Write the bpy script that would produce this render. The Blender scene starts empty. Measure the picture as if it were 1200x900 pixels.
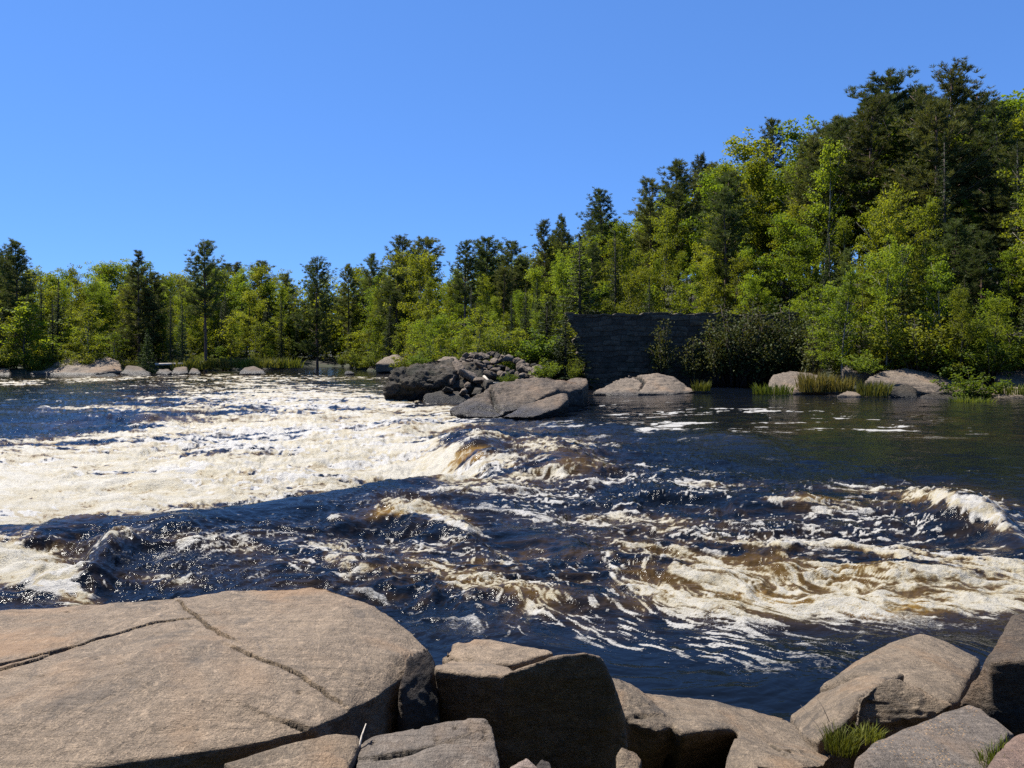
import bpy, bmesh, math, random
import numpy as np
from mathutils import Vector

random.seed(7)
RNG = np.random.default_rng(11)
SC = bpy.context.scene
COL = SC.collection

# ------------------------------------------------------------------ camera geometry (metres)
FPX = 900.0      # focal length in the 1200-wide photograph
HZ = 408.0       # horizon row
EYE = 3.2        # eye height over the water
def W(px, py, Y):
    return ((px - 600.0) / FPX * Y, Y, EYE - (py - HZ) / FPX * Y)
def onwater(px, py, z=0.0):
    return W(px, py, (EYE - z) * FPX / (py - HZ))

# ------------------------------------------------------------------ noise
def _h(ix, iy, iz, seed):
    h = (ix.astype(np.uint32) * np.uint32(374761393) + iy.astype(np.uint32) * np.uint32(668265263)
         + iz.astype(np.uint32) * np.uint32(2147483647) + np.uint32((seed * 974711 + 12345) & 0xffffffff))
    h = (h ^ (h >> np.uint32(13))) * np.uint32(1274126177)
    h = (h ^ (h >> np.uint32(16))) * np.uint32(2246822519)
    h = h ^ (h >> np.uint32(15))
    return h.astype(np.float32) / np.float32(4294967295.0)
def vnoise(x, y, z=None, seed=0):
    x = np.asarray(x, np.float64); y = np.asarray(y, np.float64)
    z = np.zeros_like(x) if z is None else np.asarray(z, np.float64)
    fx, fy, fz = np.floor(x), np.floor(y), np.floor(z)
    ix, iy, iz = fx.astype(np.int64), fy.astype(np.int64), fz.astype(np.int64)
    u, v, w = x - fx, y - fy, z - fz
    u = u*u*u*(u*(u*6-15)+10); v = v*v*v*(v*(v*6-15)+10); w = w*w*w*(w*(w*6-15)+10)
    def c(a, b, d): return _h(ix + a, iy + b, iz + d, seed)
    if not np.any(fz != 0) and not np.any(w):
        a = c(0,0,0)*(1-u) + c(1,0,0)*u; b = c(0,1,0)*(1-u) + c(1,1,0)*u
        return (a*(1-v) + b*v) * 2 - 1
    a = (c(0,0,0)*(1-u)+c(1,0,0)*u)*(1-v) + (c(0,1,0)*(1-u)+c(1,1,0)*u)*v
    b = (c(0,0,1)*(1-u)+c(1,0,1)*u)*(1-v) + (c(0,1,1)*(1-u)+c(1,1,1)*u)*v
    return (a*(1-w) + b*w) * 2 - 1
def fbm(x, y, z=None, octaves=4, seed=0, gain=0.5, lac=2.03):
    s = 0; a = 1.0; t = 0; f = 1.0
    for o in range(octaves):
        s = s + a * vnoise(x*f + 17.3*o, y*f - 9.1*o, None if z is None else z*f + 5.7*o, seed + o)
        t += a; a *= gain; f *= lac
    return s / t
def ridged(x, y, z=None, octaves=4, seed=0, gain=0.55, lac=2.1):
    s = 0; a = 1.0; t = 0; f = 1.0
    for o in range(octaves):
        s = s + a * (1 - np.abs(vnoise(x*f + 17.3*o, y*f - 9.1*o, None if z is None else z*f + 5.7*o, seed + o)) * 1.6)
        t += a; a *= gain; f *= lac
    return s / t
def sstep(a, b, x):
    t = np.clip((x - a) / (b - a), 0, 1); return t*t*(3-2*t)

# ------------------------------------------------------------------ object helpers
def np_mesh(name, V, faces, mat=None, smooth=True):
    """faces: (n,3) or (n,4) array, or a list of such arrays"""
    me = bpy.data.meshes.new(name)
    V = np.asarray(V, np.float32)
    if isinstance(faces, np.ndarray): faces = [faces]
    faces = [f for f in faces if len(f)]
    loops = np.concatenate([f.ravel() for f in faces]).astype(np.int32)
    sizes = np.concatenate([np.full(len(f), f.shape[1], np.int32) for f in faces])
    starts = np.concatenate([[0], np.cumsum(sizes)[:-1]]).astype(np.int32)
    me.vertices.add(len(V)); me.vertices.foreach_set('co', V.ravel())
    me.loops.add(len(loops)); me.loops.foreach_set('vertex_index', loops)
    me.polygons.add(len(sizes)); me.polygons.foreach_set('loop_start', starts); me.polygons.foreach_set('loop_total', sizes)
    me.update(calc_edges=True); me.validate(verbose=False)
    me.polygons.foreach_set('use_smooth', np.full(len(me.polygons), smooth))
    if mat: me.materials.append(mat)
    return me
def attr(me, name, vals):
    a = me.attributes.new(name, 'FLOAT', 'POINT')
    a.data.foreach_set('value', np.asarray(vals, np.float32))
def link(name, data, parent=None):
    o = bpy.data.objects.new(name, data); COL.objects.link(o)
    if parent: o.parent = parent
    return o
def tag(o, label=None, cat=None, group=None, kind=None):
    if label: o['label'] = label
    if cat: o['category'] = cat
    if group: o['group'] = group
    if kind: o['kind'] = kind
    return o

class MB:
    def __init__(self): self.V = []; self.Q = []; self.T = []; self.n = 0
    def add(self, V, Q=None, T=None):
        V = np.asarray(V, float)
        if Q is not None and len(Q): self.Q.append(np.asarray(Q) + self.n)
        if T is not None and len(T): self.T.append(np.asarray(T) + self.n)
        self.V.append(V); self.n += len(V)
    def tube(self, pts, rad, sides=6):
        pts = np.asarray(pts, float); n = len(pts)
        rad = np.broadcast_to(np.asarray(rad, float), (n,))
        d = np.gradient(pts, axis=0); d /= (np.linalg.norm(d, axis=1, keepdims=True) + 1e-9)
        ref = np.array([0.31, 0.17, 0.93]) if abs(d[0][2]) < 0.8 else np.array([0.9, 0.3, 0.1])
        a = np.cross(d, ref); a /= (np.linalg.norm(a, axis=1, keepdims=True) + 1e-9)
        b = np.cross(d, a)
        th = np.arange(sides) / sides * 2*math.pi
        ring = pts[:,None,:] + rad[:,None,None]*(np.cos(th)[None,:,None]*a[:,None,:] + np.sin(th)[None,:,None]*b[:,None,:])
        V = ring.reshape(-1, 3)
        i = np.arange(n-1)[:,None]*sides; j = np.arange(sides)[None,:]; k = (j+1) % sides
        Q = np.stack([i+j, i+k, i+sides+k, i+sides+j], -1).reshape(-1, 4)
        T = []
        c0, c1 = len(V), len(V)+1
        V = np.vstack([V, pts[0], pts[-1]])
        for jj in range(sides):
            kk = (jj+1) % sides
            T += [[c0, kk, jj], [c1, (n-1)*sides+jj, (n-1)*sides+kk]]
        self.add(V, Q, T)
    def mesh(self, name, mat, smooth=True):
        fs = []
        if self.Q: fs.append(np.concatenate(self.Q))
        if self.T: fs.append(np.concatenate(self.T))
        return np_mesh(name, np.concatenate(self.V), fs, mat, smooth)

# ------------------------------------------------------------------ node helpers
def mat_new(name):
    m = bpy.data.materials.new(name); m.use_nodes = True
    m.node_tree.nodes.clear()
    return m, m.node_tree
class NT:
    def __init__(self, nt): self.nt = nt
    def n(self, t, ins=None, **kw):
        nd = self.nt.nodes.new(t)
        for k, v in kw.items(): setattr(nd, k, v)
        for k, v in (ins or {}).items():
            s = nd.inputs[k]
            if isinstance(v, bpy.types.NodeSocket): self.nt.links.new(v, s)
            else: s.default_value = v
        return nd
    def math(self, op, a, b=0.0, clamp=False):
        return self.n('ShaderNodeMath', {0: a, 1: b}, operation=op, use_clamp=clamp).outputs[0]
    def noise(self, vec, scale, detail=4.0, rough=0.55, dist=0.0):
        return self.n('ShaderNodeTexNoise', {'Vector': vec, 'Scale': scale, 'Detail': detail, 'Roughness': rough, 'Distortion': dist}).outputs['Fac']
    def mix(self, f, a, b):
        nd = self.nt.nodes.new('ShaderNodeMix'); nd.data_type = 'RGBA'
        for s, v in ((nd.inputs[0], f), (nd.inputs[6], a), (nd.inputs[7], b)):
            if isinstance(v, bpy.types.NodeSocket): self.nt.links.new(v, s)
            else: s.default_value = v if not isinstance(v, tuple) else (*v[:3], 1.0)
        return nd.outputs[2]
    def step(self, v, a, b, lo=0.0, hi=1.0):
        return self.n('ShaderNodeMapRange', {'Value': v, 'From Min': a, 'From Max': b, 'To Min': lo, 'To Max': hi}, interpolation_type='SMOOTHSTEP').outputs[0]
    def att(self, name): return self.n('ShaderNodeAttribute', attribute_name=name).outputs['Fac']
    def out(self, s): self.n('ShaderNodeOutputMaterial', {'Surface': s})
    def mapping(self, vec, scale=(1,1,1), rot=(0,0,0), loc=(0,0,0)):
        return self.n('ShaderNodeMapping', {'Vector': vec, 'Scale': scale, 'Rotation': rot, 'Location': loc}).outputs[0]

def mat_rock(name, light, dark, scale=1.0, stain=(0.05,0.045,0.04), stain_amt=0.5, bump=0.02, seeds=0.0, rough=0.85, wet=0.0):
    light = tuple(x*0.76 for x in light); dark = tuple(x*0.74 for x in dark); stain = tuple(x*0.7 for x in stain)
    m, nt = mat_new(name); N = NT(nt)
    mul = lambda c, k: tuple(min(1, x*k) for x in c)
    co = N.n('ShaderNodeTexCoord').outputs['Object']
    strat = N.mapping(co, (1.0, 0.45, 2.2), (0.15, 0.1, 0.6))
    big = N.noise(strat, 0.9*scale, 6, 0.62, 0.5)
    mid = N.noise(strat, 5*scale, 8, 0.68, 0.2)
    med = N.noise(co, 19*scale, 5, 0.68, 0.4)
    fine = N.noise(co, 75*scale, 3, 0.7)
    grain = N.n('ShaderNodeTexVoronoi', {'Vector': co, 'Scale': 190*scale}).outputs['Color']
    g = N.n('ShaderNodeSeparateColor', {'Color': grain})
    c = N.mix(N.step(big, 0.34, 0.66), dark, light)
    c = N.mix(N.step(mid, 0.42, 0.66, 0.0, 0.65), c, mul(dark, 0.72))
    c = N.mix(N.step(med, 0.50, 0.66, 0.0, 0.55), c, mul(light, 1.28))
    c = N.mix(N.step(med, 0.32, 0.46, 0.50, 0.0), c, mul(dark, 0.55))
    c = N.mix(N.step(fine, 0.52, 0.70, 0.0, 0.45), c, mul(light, 1.35))
    c = N.mix(N.step(g.outputs[0], 0.72, 0.95, 0.0, 0.55), c, mul(dark, 0.35))
    c = N.mix(N.step(g.outputs[1], 0.85, 0.97, 0.0, 0.4), c, mul(light, 1.7))
    st = N.noise(co, 1.7*scale, 9, 0.72, 0.8)
    c = N.mix(N.step(st, 0.53, 0.61, 0.0, stain_amt), c, stain)
    warm = N.noise(co, 0.8*scale, 4, 0.6, 0.6)
    c = N.mix(N.step(warm, 0.46, 0.66, 0.0, 0.60), c, (light[0]*1.15, light[1]*0.92, light[2]*0.70))
    spots = N.n('ShaderNodeTexVoronoi', {'Vector': co, 'Scale': 24*scale, 'Randomness': 1.0}).outputs['Distance']
    sm = N.noise(co, 3.1*scale, 4, 0.65)
    c = N.mix(N.math('MULTIPLY', N.step(spots, 0.08, 0.24, 0.75, 0.0), N.step(sm, 0.47, 0.6)), c, mul(dark, 0.32))
    if seeds > 0:
        vs = N.n('ShaderNodeTexVoronoi', {'Vector': N.mapping(co, (1, 1.0, 0.6), (0.3, 0.2, 0.8)), 'Scale': 62.0})
        vd = vs.outputs['Distance']; vc = N.n('ShaderNodeSeparateColor', {'Color': vs.outputs['Color']})
        msk = N.math('MULTIPLY', N.step(vd, 0.2, 0.36, 1.0, 0.0), N.step(vc.outputs[0], 0.45, 0.5))
        msk = N.math('MULTIPLY', msk, N.step(N.noise(co, 4.0, 3, 0.6), 0.43, 0.54, 0.0, seeds))
        c = N.mix(msk, c, (0.36, 0.22, 0.10))
    vn = N.noise(N.mapping(co, (1.0, 0.5, 1.6), (0.5, 0.3, 1.1)), 1.9*scale, 4, 0.55, 0.9)
    vd_ = N.math('ABSOLUTE', N.math('SUBTRACT', vn, 0.5))
    c = N.mix(N.math('MULTIPLY', N.step(vd_, 0.002, 0.010, 0.5, 0.0), N.step(med, 0.4, 0.6)), c, mul(light, 1.5))
    lic = N.noise(co, 7.5*scale, 7, 0.75, 0.3)
    c = N.mix(N.math('MULTIPLY', N.step(lic, 0.56, 0.64, 0.0, 0.55), N.step(big, 0.45, 0.6)), c, mul(dark, 0.5))
    ck = N.att('crack')                      # shade inside the cracks, painted near black into the colour
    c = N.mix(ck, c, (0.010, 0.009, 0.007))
    fol = N.noise(N.mapping(co, (0.7, 5.0, 7.0), (0.2, 0.35, 0.9)), 3.2*scale, 5, 0.6, 0.6)
    c = N.mix(N.step(fol, 0.54, 0.64, 0.0, 0.35), c, mul(dark, 0.6))
    hgt = N.math('ADD', N.math('ADD', N.math('MULTIPLY', mid, 1.7), N.math('MULTIPLY', fol, 0.9)), N.math('ADD', N.math('MULTIPLY', med, 0.6), N.math('ADD', N.math('MULTIPLY', fine, 0.28), N.math('MULTIPLY', g.outputs[0], 0.06))))
    bp = N.n('ShaderNodeBump', {'Strength': 1.0, 'Distance': bump*1.7, 'Height': hgt}).outputs[0]
    rg = rough
    if wet > 0:   # wet dark band just over the waterline
        z = N.n('ShaderNodeSeparateXYZ', {'Vector': N.n('ShaderNodeNewGeometry').outputs['Position']}).outputs[2]
        zz = N.math('ADD', z, N.math('MULTIPLY', N.math('SUBTRACT', big, 0.5), wet))
        wf = N.step(zz, wet*0.35, wet, 1.0, 0.0)
        c = N.mix(wf, c, mul(dark, 0.30))
        rg = N.step(zz, wet*0.35, wet, 0.45, rough)
    bs = N.n('ShaderNodeBsdfPrincipled', {'Base Color': c, 'Roughness': rg, 'Normal': bp, 'Specular IOR Level': 0.3})
    N.out(bs.outputs[0]); return m

def mat_leaf(name, c1, c2, trans, hue_var=0.05, val_var=0.35, rough=0.6):
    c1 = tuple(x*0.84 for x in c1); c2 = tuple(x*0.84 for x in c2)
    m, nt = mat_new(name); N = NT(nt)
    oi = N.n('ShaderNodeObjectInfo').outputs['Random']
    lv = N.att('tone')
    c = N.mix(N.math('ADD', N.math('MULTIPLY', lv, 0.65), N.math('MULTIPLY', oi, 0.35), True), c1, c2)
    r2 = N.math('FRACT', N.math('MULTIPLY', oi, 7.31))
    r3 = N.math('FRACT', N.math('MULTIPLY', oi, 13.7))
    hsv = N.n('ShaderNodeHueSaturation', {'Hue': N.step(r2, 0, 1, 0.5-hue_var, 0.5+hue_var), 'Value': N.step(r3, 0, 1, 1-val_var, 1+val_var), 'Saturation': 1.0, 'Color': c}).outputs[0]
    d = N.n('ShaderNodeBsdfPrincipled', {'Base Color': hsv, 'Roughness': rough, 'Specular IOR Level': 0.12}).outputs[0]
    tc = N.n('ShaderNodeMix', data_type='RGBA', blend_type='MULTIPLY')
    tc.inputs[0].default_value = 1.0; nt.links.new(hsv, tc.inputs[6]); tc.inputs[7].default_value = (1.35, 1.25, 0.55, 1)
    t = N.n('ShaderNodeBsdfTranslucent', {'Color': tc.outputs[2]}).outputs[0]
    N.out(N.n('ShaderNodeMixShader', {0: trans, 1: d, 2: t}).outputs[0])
    return m

def mat_bark(name, a, b, sc=6.0):
    m, nt = mat_new(name); N = NT(nt)
    co = N.n('ShaderNodeTexCoord').outputs['Object']
    v = N.mapping(co, (1, 1, 0.25))
    f = N.noise(v, sc, 5, 0.65)
    c = N.mix(N.step(f, 0.35, 0.65), a, b)
    bp = N.n('ShaderNodeBump', {'Strength': 0.8, 'Distance': 0.03, 'Height': f}).outputs[0]
    N.out(N.n('ShaderNodeBsdfPrincipled', {'Base Color': c, 'Roughness': 0.9, 'Normal': bp}).outputs[0]); return m
# ------------------------------------------------------------------ terrain
BPX = [-700, -350, 0, 130, 220, 300, 345, 400, 440, 475, 500, 560, 640, 690, 800, 935, 960, 1050, 1200, 1550, 2200]
BY  = [ 98,   96,  95, 97, 104, 112, 130, 132, 104, 96, 74,  63,  63,  64.5, 64.5, 64, 53,  50,  47,   44,   40]
def bank_far(x, y):
    px = 600 + FPX * x / np.maximum(y, 8.0)
    b = np.interp(px, BPX, BY)
    return b
def ground(x, y):
    x = np.asarray(x, float); y = np.asarray(y, float)
    d = y - bank_far(x, y) + 1.2*fbm(x*0.12, y*0.12, seed=31)
    slope = sstep(-14, 34, x) * 0.36
    z = -1.6 + 2.1*sstep(-3.5, 1.0, d) + 0.5*sstep(0, 8, d)
    dd = np.clip(d - 3, 0, None)
    z = z + slope*45*(1 - np.exp(-dd/45)) + 0.02*np.clip(dd, 0, 120)
    z = z + (0.35*fbm(x*0.3, y*0.3, seed=33) + 0.6*fbm(x*0.07, y*0.07, seed=34))*sstep(0, 6, d)
    # near bank
    px = 600 + FPX * x / np.maximum(y, 1.0)
    yn = np.interp(px, [-600, 0, 450, 700, 860, 960, 1100, 1250, 1800], [8.5, 7.6, 6.6, 6.2, 6.3, 6.6, 6.7, 7.0, 8.0])
    dn = yn - y
    zn = -1.6 + 1.7*sstep(-1.2, 0.8, dn) + 0.9*sstep(0.5, 6.5, dn) + 0.05*np.clip(dn - 6, 0, 40)
    zn = zn + 0.12*fbm(x*1.1, y*1.1, seed=35)*sstep(-0.5, 1, dn)
    return np.maximum(z, np.where(y < 14, zn, -9))

def build_terrain():
    def axis(pts):
        out = []
        for a, b, s in pts: out.append(np.arange(a, b, s))
        return np.concatenate(out)
    xs = axis([(-3000, -400, 200), (-400, -100, 12), (-100, -8, 1.5), (-8, 8, 0.35), (8, 100, 1.5), (100, 400, 12), (400, 3001, 200)])
    ys = axis([(-200, -20, 20), (-20, -2, 1.5), (-2, 10, 0.3), (10, 40, 2.0), (40, 130, 1.2), (130, 300, 6), (300, 3001, 150)])
    X, Y = np.meshgrid(xs, ys)
    Z = ground(X.ravel(), Y.ravel())
    nx, ny = len(xs), len(ys)
    i = np.arange(ny-1)[:,None]*nx + np.arange(nx-1)[None,:]
    F = np.stack([i, i+1, i+nx+1, i+nx], -1).reshape(-1, 4)
    m, nt = mat_new('forest_floor'); N = NT(nt)
    co = N.n('ShaderNodeTexCoord').outputs['Object']
    f1 = N.noise(co, 0.35, 6, 0.6); f2 = N.noise(co, 4.0, 5, 0.65)
    c = N.mix(N.step(f2, 0.35, 0.65), (0.014, 0.011, 0.007), (0.036, 0.029, 0.017))
    c = N.mix(N.step(f1, 0.42, 0.6, 0, 0.75), c, (0.020, 0.032, 0.008))
    bp = N.n('ShaderNodeBump', {'Strength': 0.8, 'Distance': 0.1, 'Height': f2}).outputs[0]
    N.out(N.n('ShaderNodeBsdfPrincipled', {'Base Color': c, 'Roughness': 0.95, 'Normal': bp}).outputs[0])
    o = link('terrain', np_mesh('terrain', np.stack([X.ravel(), Y.ravel(), Z], 1), F, m))
    tag(o, 'dark forest floor and river banks under the trees and boulders', 'ground', kind='structure')

# ------------------------------------------------------------------ river
def splat(PX, PY, lst):
    s = np.zeros_like(PX)
    for px, py, rx, ry, ang, a in lst:
        c, q = math.cos(math.radians(ang)), math.sin(math.radians(ang))
        dx, dy = PX - px, PY - py
        u = (dx*c + dy*q) / rx; v = (-dx*q + dy*c) / ry
        s += a * np.exp(-(u*u + v*v))
    return s
def segs(PX, PY, pts, wid):
    """soft distance field of a polyline in the plan chart: gaussian of width wid (list per vertex)"""
    best = np.zeros_like(PX)
    for (ax, ay), (bx, by), wa, wb in zip(pts[:-1], pts[1:], wid[:-1], wid[1:]):
        vx, vy = bx-ax, by-ay
        t = np.clip(((PX-ax)*vx + (PY-ay)*vy) / (vx*vx+vy*vy), 0, 1)
        w = wa + (wb-wa)*t
        d2 = (PX-ax-t*vx)**2 + (PY-ay-t*vy)**2
        best = np.maximum(best, np.exp(-d2/(w*w)))
    return best

def build_river():
    u = np.concatenate([np.arange(-420, -20, 4.0), np.arange(-20, 1220, 1.2), np.arange(1220, 1621, 4.0)])
    v = np.concatenate([np.arange(424, 436, 0.8), np.arange(436, 480, 0.5), np.arange(480, 560, 0.7), np.arange(560, 840, 0.95), np.arange(840, 1061, 4)])
    PX, PY = np.meshgrid(u, v); sh = PX.shape
    PX = PX.ravel(); PY = PY.ravel()
    Y = EYE*FPX/(PY-HZ); X = (PX-600)/FPX*Y
    # ---- wave relief (metres)
    crest = np.interp(PX, [-400, -50, 0, 100, 200, 300, 400, 450, 500, 560, 640, 760], [700, 646, 640, 629, 622, 610, 594, 582, 576, 578, 584, 594])
    lft = 1 - sstep(560, 680, PX)
    d = PY - crest
    front = 0.34*np.exp(-(np.clip(d, 0, None)/26)**2)*lft
    backdrop = -0.55*sstep(0, 14, -d)*np.exp(-(np.clip(-d-14, 0, None)/60)**2)*(1 - sstep(500, 570, PX)) * sstep(-200, 60, PX)
    backdrop += 0.34*np.exp(-(np.clip(-d, 0, None)/7)**2)*lft*(d < 0)
    Z = np.where(d >= 0, front, backdrop)
    Z = Z + 0.18*sstep(640, 900, PX)*(1 - sstep(500, 620, PY))      # calm upper pool on the right stands a little higher
    Z = Z + splat(PX, PY, [
        (548, 528, 52, 17, 8, 0.55), (655, 540, 52, 16, 6, 0.42), (545, 556, 26, 10, 0, -0.30), (470, 545, 60, 16, 0, -0.25),
        (700, 503, 90, 12, 0, 0.18), (860, 520, 70, 10, 6, 0.22), (960, 535, 80, 10, 4, -0.10),
        (482, 616, 60, 15, 10, 0.34), (545, 634, 40, 9, 25, 0.14), (600, 642, 80, 16, 6, -0.14),
        (1118, 606, 58, 15, 14, 0.42), (1180, 632, 34, 10, 30, 0.16), (930, 592, 90, 10, 2, 0.16), (1010, 640, 110, 14, 0, -0.08),
        (215, 640, 45, 15, 0, 0.22), (120, 668, 34, 15, -35, 0.24), (25, 662, 70, 24, 0, 0.12), (60, 690, 40, 18, 0, 0.12),
        (930, 660, 90, 14, 4, 0.15), (800, 676, 120, 13, 8, 0.12), (1090, 672, 90, 13, 0, 0.16), (690, 650, 120, 12, 12, 0.13),
        (470, 500, 30, 8, 0, 0.35), (300, 480, 140, 7, 0, 0.18), (120, 486, 90, 5, 0, 0.22), (380, 466, 120, 6, 0, 0.15),
        (640, 700, 150, 14, 8, 0.10), (820, 715, 110, 10, 8, 0.09), (1030, 712, 90, 12, 4, 0.12), (420, 660, 130, 14, 6, 0.10)])
    rough = np.clip(splat(PX, PY, [
        (250, 520, 330, 75, 0, 1.0), (60, 670, 110, 45, 0, 0.8), (480, 615, 140, 28, 8, 0.8), (600, 540, 130, 36, 0, 0.7),
        (950, 640, 330, 80, 4, 0.95), (500, 690, 330, 60, 4, 0.75), (1120, 600, 120, 30, 10, 0.6), (760, 560, 200, 40, 0, 0.5),
        (200, 650, 120, 40, 0, 0.6)]), 0, 1)
    rough *= 1 - 0.9*splat(PX, PY, [(330, 606, 170, 13, -9, 0.8), (60, 640, 90, 10, -6, 0.7), (760, 780, 170, 38, 4, 1.0), (1080, 520, 200, 26, 2, 0.7), (620, 636, 70, 16, 8, 0.7), (1180, 640, 40, 14, 0, 0.8)]).clip(0, 1)
    # flow-warped plan coordinates (the river runs from right to left)
    wx = X + 0.9*fbm(X*0.5, Y*0.5, seed=3, octaves=3); wy = Y + 0.7*fbm(X*0.5+40, Y*0.5, seed=5, octaves=3)
    far = sstep(14, 45, Y)
    big = fbm(wx*0.55, wy*0.9, seed=8, octaves=3)
    med = ridged(wx*1.3, wy*2.0, seed=12, octaves=4) - 0.45
    sml = ridged(wx*4.2, wy*5.5, seed=16, octaves=3) - 0.45
    Z = Z + rough*(0.22*big + 0.115*med*(1+0.6*far) + 0.035*sml*(1+0.6*far))
    Z = Z + (1-rough)*(0.03*fbm(wx*0.8, wy*1.6, seed=20, octaves=3) + 0.012*fbm(wx*4, wy*6, seed=22, octaves=3))
    # ---- foam density painted on the relief, then broken up by flow-warped ridges
    PYd = HZ + (EYE - Z)*FPX/Y
    D = splat(PX, PYd, [
        # cauldron left
        (330, 540, 210, 40, -4, 1.0), (120, 575, 200, 36, 0, 1.0), (-80, 590, 180, 40, 0, 0.9), (440, 528, 100, 28, 0, 0.95), (430, 492, 100, 22, 6, 0.8),
        (300, 500, 140, 26, 0, 0.6), (190, 540, 120, 20, 0, 0.35), (60, 555, 120, 22, 0, 0.35),
        (330, 455, 150, 13, 4, 0.62), (230, 466, 140, 8, 2, 0.55), (130, 479, 75, 4.5, 0, 0.85), (380, 474, 140, 12, 4, 0.55),
        (70, 530, 160, 20, 0, 0.38), (180, 505, 200, 12, 0, 0.42), (480, 478, 70, 6, 4, 0.5), (20, 449, 46, 3.5, 0, 0.95), (100, 445, 70, 3, 0, 0.6), (330, 443, 140, 4, 0, 0.5),
        (510, 488, 60, 6, 0, 0.7), (575, 492, 60, 5, -3, 0.8), (650, 477, 32, 6, -20, 0.8), (690, 463, 30, 3, 0, 0.5),
        # ledge
        (525, 552, 50, 12, 8, 0.95), (590, 545, 44, 10, 10, 0.7), (640, 525, 62, 7, 10, 0.6), (680, 552, 60, 9, 0, 0.45), (620, 508, 70, 5, 0, 0.5), (482, 532, 22, 20, 0, 0.7), (690, 520, 60, 6, 4, 0.4),
        # hole bottom left
        (5, 655, 70, 28, 10, 1.2), (62, 684, 48, 17, 16, 1.1), (-80, 670, 80, 40, 0, 0.9), (95, 702, 26, 6, 14, 0.5),
        (215, 628, 40, 6, 0, 0.55), (190, 680, 44, 7, 5, 0.35),
        # wave middle
        (490, 596, 54, 9, 12, 0.9), (540, 614, 44, 8, 26, 0.85), (425, 603, 60, 7, -4, 0.55), (592, 612, 8, 8, 0, 0.45),
        # right breakers
        (1110, 584, 62, 11, 8, 0.85), (1150, 600, 44, 15, 22, 1.1), (1020, 582, 90, 9, 4, 0.6), (910, 588, 110, 10, 4, 0.55), (840, 568, 70, 6, 0, 0.4),
        (960, 640, 170, 20, 4, 0.58), (1120, 660, 140, 30, 0, 0.6), (1210, 680, 90, 34, 0, 0.6), (930, 680, 140, 22, 8, 0.52), (800, 660, 100, 16, 12, 0.45), (1060, 705, 130, 16, 0, 0.48),
        (760, 690, 120, 12, 12, 0.48), (860, 712, 120, 12, 8, 0.44), (700, 608, 70, 8, 0, 0.3), (640, 650, 70, 9, 14, 0.42),
        (740, 640, 60, 14, -20, 0.36), (1320, 640, 120, 60, 0, 0.4),
        # near channel
        (420, 665, 110, 24, 6, 0.36), (560, 690, 150, 26, 6, 0.38), (700, 735, 130, 14, 8, 0.26), (330, 640, 100, 12, 0, 0.28), (640, 575, 140, 12, 0, 0.34), (820, 605, 120, 12, 0, 0.3)])
    D = D.clip(0, 1.1)*np.interp(PX, [460, 640], [1.0, 0.69])*np.interp(PYd, [480, 545], [0.80, 1.0])
    D *= 1 - splat(PX, PYd, [(60, 503, 100, 8, 0, 0.6), (30, 466, 90, 9, 0, 0.85), (250, 531, 70, 4, 0, 0.55), (630, 634, 80, 14, 8, 0.85), (1000, 545, 200, 14, 0, 0.7), (800, 785, 170, 28, 0, 0.8), (1190, 640, 34, 8, 20, 0.8), (562, 519, 46, 13, 4, 0.97), (547, 539, 18, 7, -20, 0.9), (655, 537, 34, 8, 8, 0.6), (550, 590, 60, 6, 20, 0.7), (130, 660, 20, 12, -40, 0.8), (1080, 636, 60, 6, 0, 0.4)]).clip(0, 1)
    # the crest of the dark tongue cuts the white water off
    wide = np.interp(PX, [0, 110, 220, 600], [5, 10, 34, 26])
    cut = np.exp(-(np.clip(d + 1, 0, None)/wide)**4)*(d > -1)*(1 - sstep(430, 560, PX)*0.75)
    D = np.where(PX < 640, D*(1 - 0.95*cut), D)
    # line-integral streaks: noise smeared along the current
    FL = [(1150, 490, -1, 0.0), (850, 490, -1, -0.1), (650, 500, -1, -0.5), (500, 520, -1, -0.5), (300, 500, -1, -0.2), (100, 520, -1, -0.15), (200, 570, -1, -0.45), (60, 600, -1, -0.5),
          (420, 590, -1, -0.75), (150, 640, -1, -0.7), (620, 590, -1, -0.15), (560, 650, -0.8, 0.55), (700, 700, -0.7, 0.8), (850, 740, -0.7, 0.8), (900, 640, -1, 0.35), (1050, 680, -1, 0.55), (1150, 600, -0.9, -0.4), (1150, 740, -0.8, 0.7), (400, 680, -1, 0.25), (800, 580, -1, 0.1), (250, 440, -1, 0.0)]
    vx = np.zeros_like(X); vy = np.zeros_like(X); ws = np.full_like(X, 1e-5)
    for a, b, p, q in FL:
        w_ = np.exp(-((PX-a)/150)**2 - ((PYd-b)/34)**2) + 1e-6
        vx += w_*p; vy += w_*q; ws += w_
    vx /= ws; vy /= ws
    def psi(x, y): return 0.9*fbm(x*0.42, y*0.42, seed=120, octaves=2) + 0.34*fbm(x*1.5, y*1.5, seed=124, octaves=2)
    e = 0.04
    cu = (psi(X, Y+e) - psi(X, Y-e))/(2*e); cv = -(psi(X+e, Y) - psi(X-e, Y))/(2*e)
    vx = vx + 0.85*cu; vy = vy + 0.85*cv
    sp_ = np.sqrt(vx*vx + vy*vy) + 1e-6; vx /= sp_; vy /= sp_
    nu_, nv_ = sh[1], sh[0]
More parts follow.
